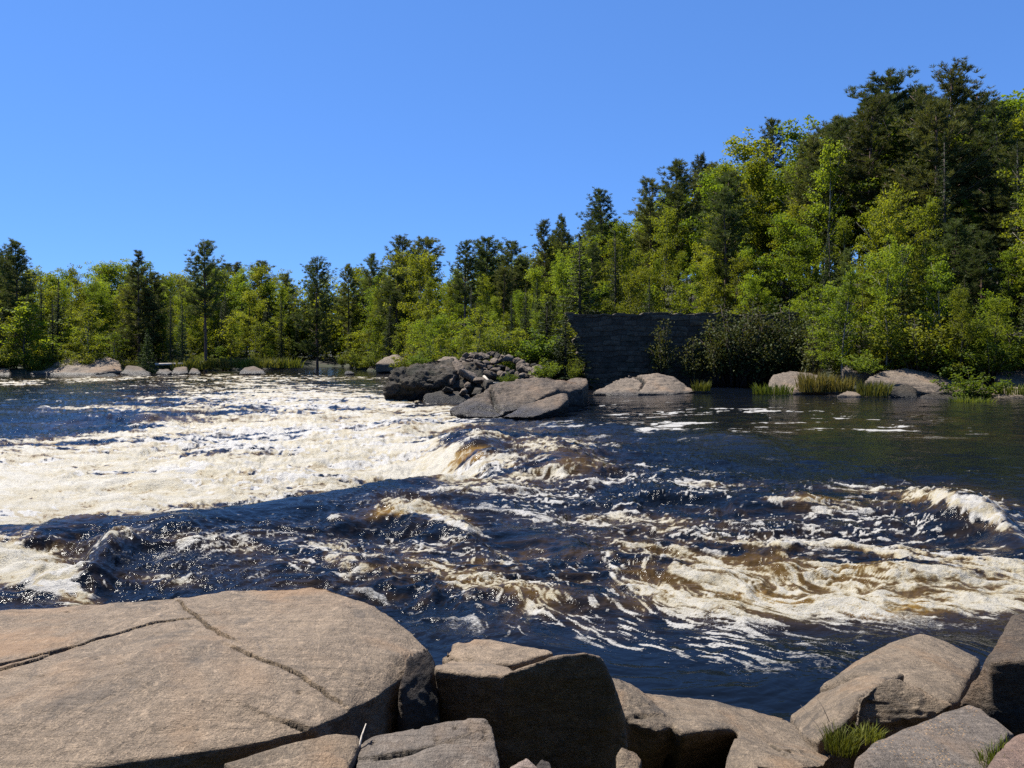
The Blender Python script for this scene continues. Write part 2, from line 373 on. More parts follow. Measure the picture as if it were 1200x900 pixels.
    def lic(freq, L, sd, n=5):
        acc = fbm(X*freq, Y*freq, seed=sd, octaves=2)
        for sg in (1, -1):
            x, y = X.copy(), Y.copy(); dx, dy = vx, vy
            for k in range(n):
                x = x + sg*dx*L/n; y = np.maximum(y + sg*dy*L/n, 3.0)
                acc = acc + fbm(x*freq, y*freq, seed=sd, octaves=2)
                iu = np.clip(np.searchsorted(u, 600 + FPX*x/y), 0, nu_-1); iv = np.clip(np.searchsorted(v, HZ + EYE*FPX/y), 0, nv_-1)
                ii = iv*nu_ + iu; dx, dy = vx[ii], vy[ii]
        return (acc - acc.mean())/acc.std()
    l0 = lic(0.55, 2.4, 130); l1 = lic(1.7, 0.95, 132); l2 = lic(5.0, 0.36, 134); l3 = lic(14.0, 0.15, 136); l4 = lic(30.0, 0.07, 138, 4)
    p2 = ridged(wx*3.0 + 0.4*big, wy*3.6, seed=50, octaves=4, gain=0.6); p2 = (p2 - p2.mean())/p2.std()
    nearf = 1 - sstep(14, 34, Y)
    pat = 0.40*l0 + 0.50*l1 + 0.52*l2 + (0.30 + 0.32*nearf)*l3 + 0.55*nearf*l4 + 0.28*p2 + 1.2*np.clip(big, -.4, .4)
    pat = pat/pat.std()
    thr = np.interp(D, [0, 0.12, 0.3, 0.5, 0.7, 0.9, 1.15], [2.9, 1.7, 0.85, 0.15, -0.5, -1.2, -2.2])
    foam = sstep(-1.4, 1.7, pat - thr)
    solid = splat(PX, PYd, [(1118, 584, 46, 9, 10, 1.0), (1158, 603, 34, 12, 26, 1.2), (0, 655, 62, 20, 10, 1.2), (55, 684, 34, 12, 14, 0.9), (505, 603, 34, 7, 20, 0.9), (545, 618, 26, 6, 26, 0.8), (150, 580, 170, 16, -3, 0.8), (360, 552, 130, 16, -5, 0.8), (450, 525, 60, 22, 10, 0.7)])
    foam = np.maximum(foam, sstep(0.30, 0.95, solid*(1 - (d > 0)*(d < 14)*(PX < 430)) + 0.09*l2 + 0.09*l3 + 0.06*p2))
    # thin filaments torn along the current
    fil = np.maximum(sstep(0.6, 2.2, l3 + 0.5*l1 + 0.3*l4*nearf), 0.9*sstep(1.1, 2.5, l2 + 0.5*l0 + 0.35*l3))
    fil = np.maximum(fil, nearf*sstep(0.55, 2.0, l4 + 0.6*l1 + 0.3*l3))
    S = splat(PX, PYd, [(560, 690, 320, 60, 4, 0.85), (930, 680, 330, 70, 4, 0.95), (280, 640, 240, 30, 0, 0.55), (740, 590, 280, 40, 0, 0.75), (820, 765, 200, 30, 6, 0.55), (650, 545, 200, 34, 0, 0.75), (1050, 610, 180, 40, 0, 0.6), (240, 500, 300, 40, 0, 0.7), (470, 500, 100, 20, 0, 0.6), (300, 600, 200, 12, -8, 0.35)]).clip(0, 1)
    S *= 1 - splat(PX, PYd, [(630, 634, 70, 13, 8, 0.75), (1190, 640, 40, 10, 0, 0.8), (30, 466, 90, 10, 0, 0.5)]).clip(0, 1)
    foam = np.maximum(foam, fil*S*0.85)
    ST = splat(PX, PYd, [(850, 485, 220, 16, 3, 0.9), (1020, 495, 180, 12, 3, 0.75), (720, 500, 180, 22, 3, 0.9), (60, 470, 160, 24, 0, 0.7), (850, 545, 160, 18, 4, 0.7), (1100, 520, 160, 20, 4, 0.3), (820, 770, 150, 24, 10, 0.4), (420, 452, 160, 10, 0, 0.6)]).clip(0, 1)
    foam = np.maximum(foam, sstep(0.55, 1.9, 0.8*l1 + 0.45*l0 + 0.55*l2)*ST*0.8)
    Z = Z + foam*rough*(0.07*np.abs(fbm(X*2.3, Y*2.6, seed=66, octaves=3)) + 0.012*l2*nearf)
    air = np.maximum(D*0.9, splat(PX, PYd, [(960, 670, 300, 46, 4, 0.5), (560, 680, 240, 40, 6, 0.45), (250, 525, 260, 30, 0, 0.4), (670, 540, 60, 16, 6, 0.5)])).clip(0, 1)*sstep(-1.2, 1.2, 0.7*l0 + 0.5*l1 + 0.4*p2)
    air *= 1 - splat(PX, PYd, [(800, 775, 200, 30, 0, 0.9), (1000, 545, 200, 20, 0, 0.8)]).clip(0, 1)
    amber = splat(PX, PYd, [(545, 537, 24, 9, -20, 2.2), (470, 600, 44, 7, -4, 1.0), (1050, 716, 50, 9, 0, 0.8), (910, 700, 80, 14, 0, 0.5), (980, 660, 120, 20, 0, 0.4), (1100, 700, 80, 16, 0, 0.5), (690, 543, 14, 7, 0, 0.7), (820, 690, 80, 12, 0, 0.35), (950, 584, 60, 7, 0, 0.6), (890, 588, 40, 5, 0, 0.5), (1060, 498, 240, 22, 0, 0.10), (330, 560, 70, 5, 0, 0.5), (160, 578, 90, 7, 0, 0.5), (60, 600, 80, 8, 0, 0.5), (20, 650, 40, 12, 0, 0.5), (90, 522, 80, 5, 0, 0.8), (400, 500, 50, 6, 0, 0.5), (215, 560, 60, 5, 0, 0.5)])
    amber = (amber*(0.55 + 0.5*l1 + 0.3*p2)).clip(0, 1)
    speck = (splat(PX, PYd, [(560, 700, 300, 60, 4, 1.0), (900, 700, 300, 70, 4, 1.0), (300, 650, 220, 34, 0, 0.8), (740, 590, 280, 44, 0, 0.8), (800, 775, 170, 40, 0, 0.75), (650, 555, 200, 34, 0, 0.8), (850, 490, 300, 22, 0, 0.6), (1050, 610, 160, 40, 0, 0.6)])).clip(0, 1)*sstep(-0.4, 1.4, 0.6*l2 + 0.5*l1)  # white dots: sun glitter painted into the colour, together with foam flecks
    nu, nv = sh[1], sh[0]
    i = np.arange(nv-1)[:,None]*nu + np.arange(nu-1)[None,:]
    F = np.stack([i, i+nu, i+nu+1, i+1], -1).reshape(-1, 4)[:, ::-1]
    m, nt = mat_new('river_water'); N = NT(nt)
    co = N.n('ShaderNodeTexCoord').outputs['Object']
    flow = N.mapping(co, (0.6, 1.0, 1.0), (0, 0, 0.12))
    f, a, s, r, tn, ar = N.att('foam'), N.att('amber'), N.att('speck'), N.att('rough'), N.att('tone'), N.att('air')
    n1 = N.noise(flow, 38, 6, 0.78, 0.2); n2 = N.noise(flow, 7.0, 5, 0.62, 0.4); n3 = N.noise(co, 70, 2, 0.6)
    fm = N.math('ADD', f, N.math('ADD', N.math('MULTIPLY', N.math('SUBTRACT', n1, 0.5), 1.25), N.math('MULTIPLY', N.math('SUBTRACT', n2, 0.5), 0.35)))
    lone = N.step(ar, 0.03, 0.30, 1.0, 0.0)
    ff = N.n('ShaderNodeMapRange', {'Value': fm, 'From Min': N.math('ADD', 0.22, N.math('MULTIPLY', lone, 0.15)), 'From Max': 0.80}, interpolation_type='SMOOTHSTEP').outputs[0]
    spv = N.math('ADD', n3, N.math('MULTIPLY', N.math('SUBTRACT', s, 1.0), 0.22))
    sp = N.step(spv, 0.618, 0.665)
    ff = N.math('MAXIMUM', ff, N.math('MULTIPLY', sp, 0.95))
    am = N.math('MAXIMUM', a, N.math('MULTIPLY', ar, 0.85))
    deep = N.mix(am, (0.003, 0.005, 0.009), (0.15, 0.083, 0.012))
    b1 = N.noise(flow, 6, 4, 0.55, 0.6); b2 = N.noise(co, 26, 3, 0.55)
    hh = N.math('ADD', N.math('MULTIPLY', b1, 1.0), N.math('MULTIPLY', b2, 0.10))
    bp = N.n('ShaderNodeBump', {'Strength': N.step(r, 0.0, 0.6, 0.14, 0.55), 'Distance': 0.08, 'Height': hh}).outputs[0]
    water = N.n('ShaderNodeBsdfPrincipled', {'Base Color': deep, 'Roughness': 0.085, 'IOR': 1.33, 'Specular IOR Level': 0.17, 'Normal': bp}).outputs[0]
    # thin foam over tannin-brown water is golden, thick foam cream to white
    gold = N.mix(N.step(tn, 0.2, 0.8), (0.15, 0.088, 0.014), (0.25, 0.178, 0.066))
    thick = N.step(N.math('ADD', fm, N.math('SUBTRACT', N.math('MULTIPLY', tn, 0.45), N.math('MULTIPLY', a, 0.5))), 0.45, 1.15)
    fc = N.mix(thick, gold, (0.330, 0.284, 0.185))
    fc = N.mix(N.step(N.math('ADD', fm, N.math('MULTIPLY', tn, 0.6)), 1.15, 1.75), fc, (0.385, 0.356, 0.292))
    fc = N.mix(N.math('MULTIPLY', lone, 0.85), fc, (0.40, 0.385, 0.355))
    fc = N.mix(sp, fc, (0.5, 0.5, 0.5))
    fb = N.n('ShaderNodeBump', {'Strength': 0.7, 'Distance': 0.05, 'Height': N.math('ADD', n1, N.math('MULTIPLY', n2, 1.6))}).outputs[0]
    fbs = N.n('ShaderNodeBsdfPrincipled', {'Base Color': fc, 'Roughness': 0.5, 'Normal': fb, 'Specular IOR Level': 0.4}).outputs[0]
    N.out(N.n('ShaderNodeMixShader', {0: ff, 1: water, 2: fbs}).outputs[0])
    me = np_mesh('river', np.stack([X, Y, Z], 1), F, m)
    tone = sstep(-1.6, 1.6, 0.75*l1 + 0.55*l0 + 0.45*l2 + 0.25*l3)
    attr(me, 'tone', tone); attr(me, 'air', air); attr(me, 'foam', foam); attr(me, 'amber', amber); attr(me, 'speck', speck); attr(me, 'rough', rough)
    tag(link('river_water', me), 'dark rushing river with white rapids between the rocky banks', 'river', kind='structure')

# ------------------------------------------------------------------ light, sky, camera
SUN_EL, SUN_AZ = 58.0, -55.0      # degrees; azimuth from +Y, negative to the left
def build_light_camera():
    w = bpy.data.worlds.new('World'); SC.world = w; w.use_nodes = True
    nt = w.node_tree; nt.nodes.clear(); N = NT(nt)
    sky = N.n('ShaderNodeTexSky', sky_type='NISHITA', sun_disc=False)
    sky.sun_elevation = math.radians(SUN_EL); sky.sun_rotation = math.radians(SUN_AZ)
    sky.altitude = 1800; sky.air_density = 1.0; sky.dust_density = 0.2; sky.ozone_density = 4.0
    gm = N.n('ShaderNodeGamma', {'Color': sky.outputs[0], 'Gamma': 0.55}).outputs[0]
    tint = N.n('ShaderNodeMix', data_type='RGBA', blend_type='MULTIPLY')
    tint.inputs[0].default_value = 1.0; nt.links.new(gm, tint.inputs[6]); tint.inputs[7].default_value = (1.08, 2.03, 3.78, 1)
    bg = N.n('ShaderNodeBackground', {'Color': tint.outputs[2], 'Strength': 0.05})
    N.n('ShaderNodeOutputWorld', {'Surface': bg.outputs[0]})
    l = bpy.data.lights.new('sun', 'SUN'); l.energy = 5.0; l.angle = math.radians(0.53); l.color = (1.0, 0.955, 0.88)
    o = bpy.data.objects.new('sun', l); COL.objects.link(o)
    e, a = math.radians(SUN_EL), math.radians(SUN_AZ)
    dirv = Vector((math.sin(a)*math.cos(e), math.cos(a)*math.cos(e), math.sin(e)))
    o.rotation_euler = dirv.to_track_quat('Z', 'Y').to_euler(); o.location = (0, 0, 60)
    c = bpy.data.cameras.new('camera'); co = bpy.data.objects.new('camera', c); COL.objects.link(co)
    c.sensor_fit = 'HORIZONTAL'; c.sensor_width = 36.0; c.lens = 36.0*FPX/1200.0
    c.shift_y = -(450.0-HZ)/1200.0
    c.clip_start = 0.05; c.clip_end = 20000
    co.location = (0, 0, EYE); co.rotation_euler = (math.radians(90), 0, 0)
    SC.camera = co
    SC.view_settings.view_transform = 'Standard'; SC.view_settings.look = 'None'
    SC.view_settings.exposure = 1.0; SC.view_settings.gamma = 1.0; SC.view_settings.use_curve_mapping = False
    SC.cycles.use_denoising = False
    SC.cycles.max_bounces = 6; SC.cycles.transparent_max_bounces = 8
    SC.cycles.sample_clamp_indirect = 3.0; SC.cycles.sample_clamp_direct = 5.0
    SC.cycles.caustics_reflective = False; SC.cycles.caustics_refractive = False
# ------------------------------------------------------------------ rocks
def zp(px, py, z): return (px, py, (EYE - z)*FPX/(py - HZ))
def hull_bm(bm, pts, zb, k=1.0, push=0.0):
    P = [Vector(W(*p)) for p in pts]
    cx = sum(p.x for p in P)/len(P); cy = sum(p.y for p in P)/len(P)
    b2 = bmesh.new()
    for p in P:
        b2.verts.new(p)
        b2.verts.new((cx + (p.x-cx)*k, cy + (p.y-cy)*k + push, min(zb, p.z - 0.02)))
    r = bmesh.ops.convex_hull(b2, input=b2.verts)
    dele = [g for g in r['geom_interior'] if isinstance(g, bmesh.types.BMVert)]
    if dele: bmesh.ops.delete(b2, geom=dele, context='VERTS')
    bmesh.ops.recalc_face_normals(b2, faces=b2.faces)
    t = bpy.data.meshes.new('t'); b2.to_mesh(t); b2.free()
    bm.from_mesh(t); bpy.data.meshes.remove(t)
def remeshed(bm, vox):
    t = bpy.data.meshes.new('t'); bm.to_mesh(t); bm.free()
    o = bpy.data.objects.new('t', t); COL.objects.link(o)
    md = o.modifiers.new('r', 'REMESH'); md.mode = 'VOXEL'; md.voxel_size = vox
    dg = bpy.context.evaluated_depsgraph_get()
    me = bpy.data.meshes.new_from_object(o.evaluated_get(dg))
    bpy.data.objects.remove(o); bpy.data.meshes.remove(t)
    nV = len(me.vertices); V = np.empty(nV*3, np.float32); me.vertices.foreach_get('co', V); V = V.reshape(-1, 3).astype(float)
    E = np.empty(len(me.edges)*2, np.int32); me.edges.foreach_get('vertices', E); E = E.reshape(-1, 2)
    Q = np.array([p.vertices[:] for p in me.polygons if len(p.vertices) == 4], np.int32).reshape(-1, 4)
    T = np.array([p.vertices[:] for p in me.polygons if len(p.vertices) == 3], np.int32).reshape(-1, 3)
    bpy.data.meshes.remove(me)
    return V, E, Q, T
def lap(V, E, it, f=0.5):
    n = len(V); deg = np.bincount(E.ravel(), minlength=n)[:, None].clip(1)
    for _ in range(it):
        S = np.stack([np.bincount(E[:,0], V[E[:,1],k], n) + np.bincount(E[:,1], V[E[:,0],k], n) for k in range(3)], 1)
        V = V + f*(S/deg - V)
    return V
def vnormals(V, Q, T):
    Nn = np.zeros_like(V)
    for F in (Q, T):
        if len(F) == 0: continue
        n = np.cross(V[F[:,2]] - V[F[:,0]], V[F[:,-1]] - V[F[:,1]]) if F.shape[1] == 4 else np.cross(V[F[:,1]]-V[F[:,0]], V[F[:,2]]-V[F[:,0]])
        for c in range(F.shape[1]):
            for k in range(3): Nn[:,k] += np.bincount(F[:,c], n[:,k], len(V))
    return Nn / (np.linalg.norm(Nn, axis=1, keepdims=True) + 1e-12)
ROCK_N = [0]
def rock_mesh(name, hulls, vox, amp, mat, seed, smooth=4, cracks=(), pits=0, strata=0.5, freq=1.0, gouge=()):
    bm = bmesh.new()
    for h in hulls: hull_bm(bm, *h)
    V, E, Q, T = remeshed(bm, vox)
    V = lap(V, E, smooth)
    Nn = vnormals(V, Q, T)
    L = amp
    s = 0.9*freq
    wv = V + 0.25*np.stack([fbm(V[:,0]*s, V[:,1]*s, V[:,2]*s, seed=seed+k, octaves=2) for k in range(3)], 1)
    d = fbm(wv[:,0]*s, wv[:,1]*s, wv[:,2]*s, seed=seed+9, octaves=3)
    d = d + 0.45*(ridged(wv[:,0]*s*2.3, wv[:,1]*s*1.3, wv[:,2]*s*3.4, seed=seed+20, octaves=4) - 0.45)
    d = d + strata*0.5*np.round(2.2*fbm(V[:,0]*s*0.8 + V[:,2]*s*1.5, V[:,1]*s*0.5, V[:,2]*s*3.0, seed=seed+30, octaves=3))/2.2
    V = V + Nn*(L*d)[:,None]
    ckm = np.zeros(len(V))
    hf = fbm(V[:,0]*s*9, V[:,1]*s*9, V[:,2]*s*12, seed=seed+40, octaves=3)
    hf = hf + 0.6*(ridged(V[:,0]*s*5, V[:,1]*s*3.2, V[:,2]*s*9, seed=seed+44, octaves=4) - 0.45)
    V = V + Nn*(L*0.22*hf)[:,None]
    for pts, wid, dep in cracks:
        P = np.array([W(*p)[:2] for p in pts])
        wob = 0.016*np.stack([fbm(V[:,0]*9, V[:,1]*9, seed=seed+50, octaves=3), fbm(V[:,0]*9+9, V[:,1]*9, seed=seed+51, octaves=3)], 1)
        Q2 = V[:,:2] + wob
        best = np.full(len(V), 9.0)
        for i in range(len(P)-1):
            a, b = P[i], P[i+1]; ab = b-a
            t = np.clip(((Q2-a)@ab)/(ab@ab), 0, 1)
            tt = (i + t)/(len(P)-1)
            w = wid*(0.35 + 0.65*np.sin(np.clip(tt, 0.04, 0.96)*math.pi)**0.6)
            best = np.minimum(best, np.linalg.norm(Q2 - a - t[:,None]*ab, axis=1)/w)
        up = Nn[:,2] > 0.4
        sgn = np.zeros(len(V)); dm = np.full(len(V), 9.0)
        for i in range(len(P)-1):
            a, b = P[i], P[i+1]; ab = b-a; t = np.clip(((Q2-a)@ab)/(ab@ab), 0, 1); r_ = Q2 - a - t[:,None]*ab
            dd_ = np.linalg.norm(r_, axis=1); sg_ = np.sign(ab[0]*r_[:,1] - ab[1]*r_[:,0]); k_ = dd_ < dm; dm = np.where(k_, dd_, dm); sgn = np.where(k_, sg_, sgn)
        V[:,2] += np.where(up, 0.5*wid*sgn*np.exp(-(dm/(wid*16))**2), 0)
        V[:,2] -= np.where(up, dep*(1 - sstep(0.45, 1.0, best)), 0)
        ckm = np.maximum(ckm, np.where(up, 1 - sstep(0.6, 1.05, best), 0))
    for (px, py, Y), rx, dep in gouge:
        c = np.array(W(px, py, Y)); r = np.linalg.norm((V - c)*[1, 0.6, 1.3], axis=1)/rx
        V = V - Nn*(dep*np.exp(-r**4))[:,None]
    if pits:
        c = V[RNG.integers(0, len(V), pits)]
        for p in c:
            r = np.linalg.norm(V - p, axis=1)
            k = r < 0.02
            V[k, 2] -= 0.02*(1 - r[k]/0.02)
    o = V.mean(0); o[2] = V[:,2].min()
    me = np_mesh(name, V - o, [Q, T], mat)
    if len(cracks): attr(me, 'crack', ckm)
    return me, o
def rock(name, label, cat, *a, group=None, **k):
    me, o = rock_mesh(name, *a, **k)
    ob = link(name, me); ob.location = o
    return tag(ob, label, cat, group)

def build_rocks():
    R_tan = mat_rock('tan_granite', (0.300, 0.222, 0.150), (0.185, 0.141, 0.099), 1.0, (0.115, 0.095, 0.075), 0.62, 0.014)
    R_tan2 = mat_rock('brown_granite', (0.262, 0.198, 0.135), (0.148, 0.115, 0.081), 1.3, (0.07, 0.06, 0.05), 0.6, 0.014, wet=0.22)
    R_gry = mat_rock('grey_granite', (0.215, 0.178, 0.142), (0.125, 0.105, 0.086), 1.4, (0.06, 0.055, 0.05), 0.6, 0.014)
    R_seed = mat_rock('seed_strewn_granite', (0.21, 0.172, 0.138), (0.125, 0.103, 0.083), 1.4, (0.06, 0.055, 0.05), 0.6, 0.014, seeds=0.85)
    R_blk = mat_rock('dark_broken_granite', (0.10, 0.082, 0.068), (0.05, 0.043, 0.036), 1.6, (0.02, 0.02, 0.018), 0.6, 0.02)
    R_mid = mat_rock('river_granite', (0.215, 0.160, 0.110), (0.105, 0.080, 0.058), 0.35, (0.05, 0.045, 0.038), 0.7, 0.06, wet=0.7)
    R_low = mat_rock('tan_river_granite', (0.285, 0.22, 0.158), (0.185, 0.145, 0.105), 0.35, (0.09, 0.075, 0.06), 0.5, 0.05, wet=0.35)
    R_dk = mat_rock('mossy_dark_rock', (0.105, 0.085, 0.06), (0.05, 0.042, 0.03), 0.5, (0.025, 0.028, 0.012), 0.8, 0.08, wet=0.6)

    # --- foreground boulders
    z0 = 1.45
    top = [zp(-160, 735, 1.38), zp(-20, 726, 1.40), zp(60, 713, 1.42), zp(150, 703, 1.43), zp(212, 702, 1.42), zp(300, 692, 1.44), zp(368, 684, 1.45), zp(385, 686, 1.45), zp(432, 706, 1.44),
           zp(480, 738, 1.42), zp(503, 760, 1.40), zp(506, 768, 1.38), zp(458, 772, 1.47), zp(446, 814, 1.43), zp(398, 822, 1.44), zp(372, 852, 1.45), zp(300, 869, 1.45), zp(215, 884, 1.44),
           zp(120, 888, 1.44), zp(60, 905, 1.43), zp(-120, 930, 1.42), zp(200, 780, 1.52), zp(330, 760, 1.51), zp(100, 800, 1.50), zp(300, 820, 1.50), zp(420, 750, 1.49)]
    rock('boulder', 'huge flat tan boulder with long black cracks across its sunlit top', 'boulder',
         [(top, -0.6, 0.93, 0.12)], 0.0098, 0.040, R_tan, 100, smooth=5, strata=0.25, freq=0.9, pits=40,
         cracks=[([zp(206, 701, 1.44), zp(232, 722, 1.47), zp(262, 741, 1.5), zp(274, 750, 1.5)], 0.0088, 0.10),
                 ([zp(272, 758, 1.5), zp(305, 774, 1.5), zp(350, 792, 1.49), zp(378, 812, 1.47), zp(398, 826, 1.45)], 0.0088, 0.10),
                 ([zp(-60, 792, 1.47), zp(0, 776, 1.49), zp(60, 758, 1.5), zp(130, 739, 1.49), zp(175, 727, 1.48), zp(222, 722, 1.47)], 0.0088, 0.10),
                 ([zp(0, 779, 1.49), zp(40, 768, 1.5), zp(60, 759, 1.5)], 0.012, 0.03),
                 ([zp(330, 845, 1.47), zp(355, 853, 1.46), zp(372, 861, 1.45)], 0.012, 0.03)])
    rock('boulder', 'dark wedge of rock between the cracked flat boulder and the black-faced block', 'boulder',
         [([(478, 766, 4.22), (500, 758, 4.42), (508, 772, 4.42), (513, 800, 4.3), (516, 850, 4.1), (472, 842, 3.98), (466, 806, 4.02)], -0.3, 1.0)],
         0.014, 0.03, R_blk, 120, smooth=2)
    # black faced block: thin tan lobe behind, tall dark face to the front
    rock('boulder', 'squared boulder with tan top lobe and tall black front face in shade', 'boulder',
         [([(508, 778, 4.35), (530, 772, 4.6), (560, 776, 4.7), (600, 782, 4.2), (592, 792, 4.04), (560, 793, 4.08), (510, 784, 4.2)], -0.4, 0.95, 0.6),
          ([(516, 764, 4.85), (526, 757, 4.9), (545, 746, 5.0), (575, 748, 5.0), (610, 754, 4.9), (650, 763, 4.65), (600, 778, 4.5), (545, 777, 4.6)], -0.4, 0.97, 0.05),
          ([(588, 790, 4.02), (618, 779, 4.05), (650, 768, 4.08), (688, 764, 4.10), (704, 768, 4.12), (718, 795, 4.14), (734, 848, 4.3), (738, 890, 4.4), (625, 786, 4.5), (662, 776, 4.6), (698, 778, 4.6)], -0.4, 0.97, 0.6)],
         0.014, 0.022, R_tan, 140, smooth=5, strata=0.3, freq=1.4,
         gouge=[((520, 763, 4.85), 0.05, 0.05), ((545, 772, 4.6), 0.05, 0.035), ((546, 748, 5.0), 0.04, 0.05)])
    # slabs along the bottom edge
    rock('boulder', 'small tan slab lying under the front edge of the cracked boulder', 'boulder',
         [([(262, 893, 3.30), (330, 872, 3.42), (392, 857, 3.55), (420, 858, 3.55), (424, 870, 3.48), (405, 905, 3.25), (300, 925, 3.1)], 0.6, 1.0)],
         0.012, 0.02, R_tan2, 160, smooth=4)
    rock('boulder', 'smooth low tan rock at the very bottom in front of the small slab', 'boulder',
         [([(268, 905, 3.05), (330, 888, 3.12), (380, 880, 3.16), (408, 890, 3.12), (412, 930, 2.95), (300, 940, 2.9)], 0.6, 1.0)],
         0.012, 0.018, R_tan, 165, smooth=6)
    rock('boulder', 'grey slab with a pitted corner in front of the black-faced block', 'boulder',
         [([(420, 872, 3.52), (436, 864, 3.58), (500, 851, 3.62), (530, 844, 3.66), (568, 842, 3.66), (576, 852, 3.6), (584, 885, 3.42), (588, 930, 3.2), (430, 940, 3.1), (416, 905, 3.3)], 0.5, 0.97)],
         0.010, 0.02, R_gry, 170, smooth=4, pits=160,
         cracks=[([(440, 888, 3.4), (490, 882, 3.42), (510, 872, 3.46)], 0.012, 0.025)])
    rock('boulder', 'low grey hump at the bottom edge joined to the pitted slab', 'boulder',
         [([(425, 905, 3.12), (480, 884, 3.2), (520, 868, 3.28), (548, 872, 3.26), (580, 890, 3.18), (590, 940, 2.9), (430, 945, 2.88)], 0.5, 1.0)],
         0.012, 0.014, R_gry, 175, smooth=6)
    rock('stone', 'little pale pink pitted stone at the bottom below the black face', 'stone',
         [([(598, 899, 3.4), (617, 888, 3.45), (630, 900, 3.42), (632, 915, 3.3), (600, 915, 3.3)], 0.8, 0.95)], 0.007, 0.008,
         mat_rock('pale_pitted_stone', (0.38, 0.29, 0.235), (0.29, 0.22, 0.18), 3.0, (0.1, 0.08, 0.07), 0.5, 0.01), 180, smooth=2, pits=25)
    rock('stone', 'small dark rough stone beside the pale pitted stone', 'stone',
         [([(626, 898, 3.5), (634, 887, 3.55), (646, 892, 3.55), (650, 915, 3.4), (628, 915, 3.4)], 0.8, 0.95)], 0.008, 0.012, R_blk, 185, smooth=2)
    rock('stone', 'small tan stone wedged between the black face and the hollowed ledge', 'stone',
         [([(722, 884, 3.9), (728, 874, 3.95), (745, 880, 3.95), (752, 890, 3.9), (746, 910, 3.75), (722, 915, 3.7)], 0.4, 0.95)], 0.010, 0.015, R_tan2, 190, smooth=3)
    # long hollowed ledge
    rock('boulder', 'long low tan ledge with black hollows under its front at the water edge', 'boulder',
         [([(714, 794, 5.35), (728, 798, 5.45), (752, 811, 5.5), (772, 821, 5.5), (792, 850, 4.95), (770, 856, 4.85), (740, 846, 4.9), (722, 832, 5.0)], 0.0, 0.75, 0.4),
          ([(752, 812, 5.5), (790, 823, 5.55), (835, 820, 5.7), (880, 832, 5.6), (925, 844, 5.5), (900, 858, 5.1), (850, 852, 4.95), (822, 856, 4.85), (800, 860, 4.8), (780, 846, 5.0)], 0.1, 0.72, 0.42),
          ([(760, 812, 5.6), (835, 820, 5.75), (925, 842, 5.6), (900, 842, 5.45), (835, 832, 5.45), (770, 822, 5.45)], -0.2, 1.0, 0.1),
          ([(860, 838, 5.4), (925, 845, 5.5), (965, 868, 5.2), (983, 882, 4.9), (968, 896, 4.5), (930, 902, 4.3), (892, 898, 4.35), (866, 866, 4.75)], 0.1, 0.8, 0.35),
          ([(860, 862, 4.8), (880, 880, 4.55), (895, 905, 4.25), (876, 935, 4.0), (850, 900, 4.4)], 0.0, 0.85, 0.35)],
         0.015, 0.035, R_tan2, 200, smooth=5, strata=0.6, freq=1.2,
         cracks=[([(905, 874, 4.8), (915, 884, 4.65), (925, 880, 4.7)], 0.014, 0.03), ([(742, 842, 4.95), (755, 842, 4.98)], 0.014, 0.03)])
    # right hand group
    rock('boulder', 'rounded tan boulder at the water edge with a split along its left side', 'boulder',
         [([(960, 806, 6.1), (1000, 778, 6.4), (1040, 754, 6.7), (1078, 741, 6.8), (1110, 750, 6.7), (1150, 771, 6.4), (1142, 786, 6.1), (1125, 822, 5.4), (1112, 822, 5.3), (1060, 786, 5.85), (1000, 790, 5.95)], -0.4, 0.98, 0.0)],
         0.018, 0.03, R_tan2, 220, smooth=8, strata=0.3)
    rock('boulder', 'curved tan ledge wrapping over the dark shaded block beside the grass tuft', 'boulder',
         [([(925, 838, 5.75), (960, 812, 5.95), (1000, 793, 5.85), (1040, 787, 5.7), (1060, 789, 5.62), (1030, 796, 5.45), (1005, 815, 5.2), (992, 846, 4.95), (960, 868, 4.85), (940, 862, 5.05)], -0.2, 0.97, 0.1)],
         0.015, 0.025, R_tan2, 230, smooth=5)
    rock('boulder', 'dark brown shaded block under the curved ledge above the seed-strewn slab', 'boulder',
         [([(1004, 814, 5.0), (1022, 801, 5.06), (1040, 794, 5.1), (1068, 795, 5.1), (1095, 812, 5.0), (1120, 825, 4.92), (1104, 836, 4.88), (1050, 848, 4.90), (1000, 852, 4.95), (1050, 800, 5.3)], -0.1, 1.0, 0.3)],
         0.012, 0.055, R_tan2, 240, smooth=2, strata=1.0, freq=1.4)
    rock('boulder', 'big boulder at the right frame edge with tan top and dark rough front', 'boulder',
         [([(1185, 718, 5.9), (1215, 714, 6.0), (1290, 720, 6.0), (1180, 728, 5.75), (1165, 757, 5.45), (1150, 776, 5.2), (1160, 776, 5.05), (1215, 770, 5.0), (1290, 790, 4.9)], -0.2, 1.0, 0.0),
          ([(1150, 776, 5.2), (1136, 800, 5.16), (1125, 823, 5.12), (1150, 838, 5.05), (1210, 856, 4.95), (1290, 850, 4.95), (1215, 771, 5.05), (1290, 780, 5.0)], -0.2, 0.96, 0.35)],
         0.018, 0.04, mat_rock('rough_brown_granite', (0.215, 0.160, 0.110), (0.105, 0.080, 0.058), 1.5, (0.05, 0.045, 0.04), 0.7, 0.03), 250, smooth=4, strata=0.6)
    rock('boulder', 'flat grey slab strewn with orange seed husks beside the grass tuft', 'boulder',
         [([(1000, 890, 4.0), (1022, 866, 4.25), (1060, 850, 4.45), (1100, 833, 4.62), (1135, 824, 4.75), (1152, 830, 4.66), (1184, 857, 4.4), (1160, 880, 4.15), (1145, 900, 4.0), (1135, 950, 3.7), (990, 950, 3.65)], -0.1, 0.95, 0.05)],
         0.013, 0.022, R_seed, 260, smooth=4)
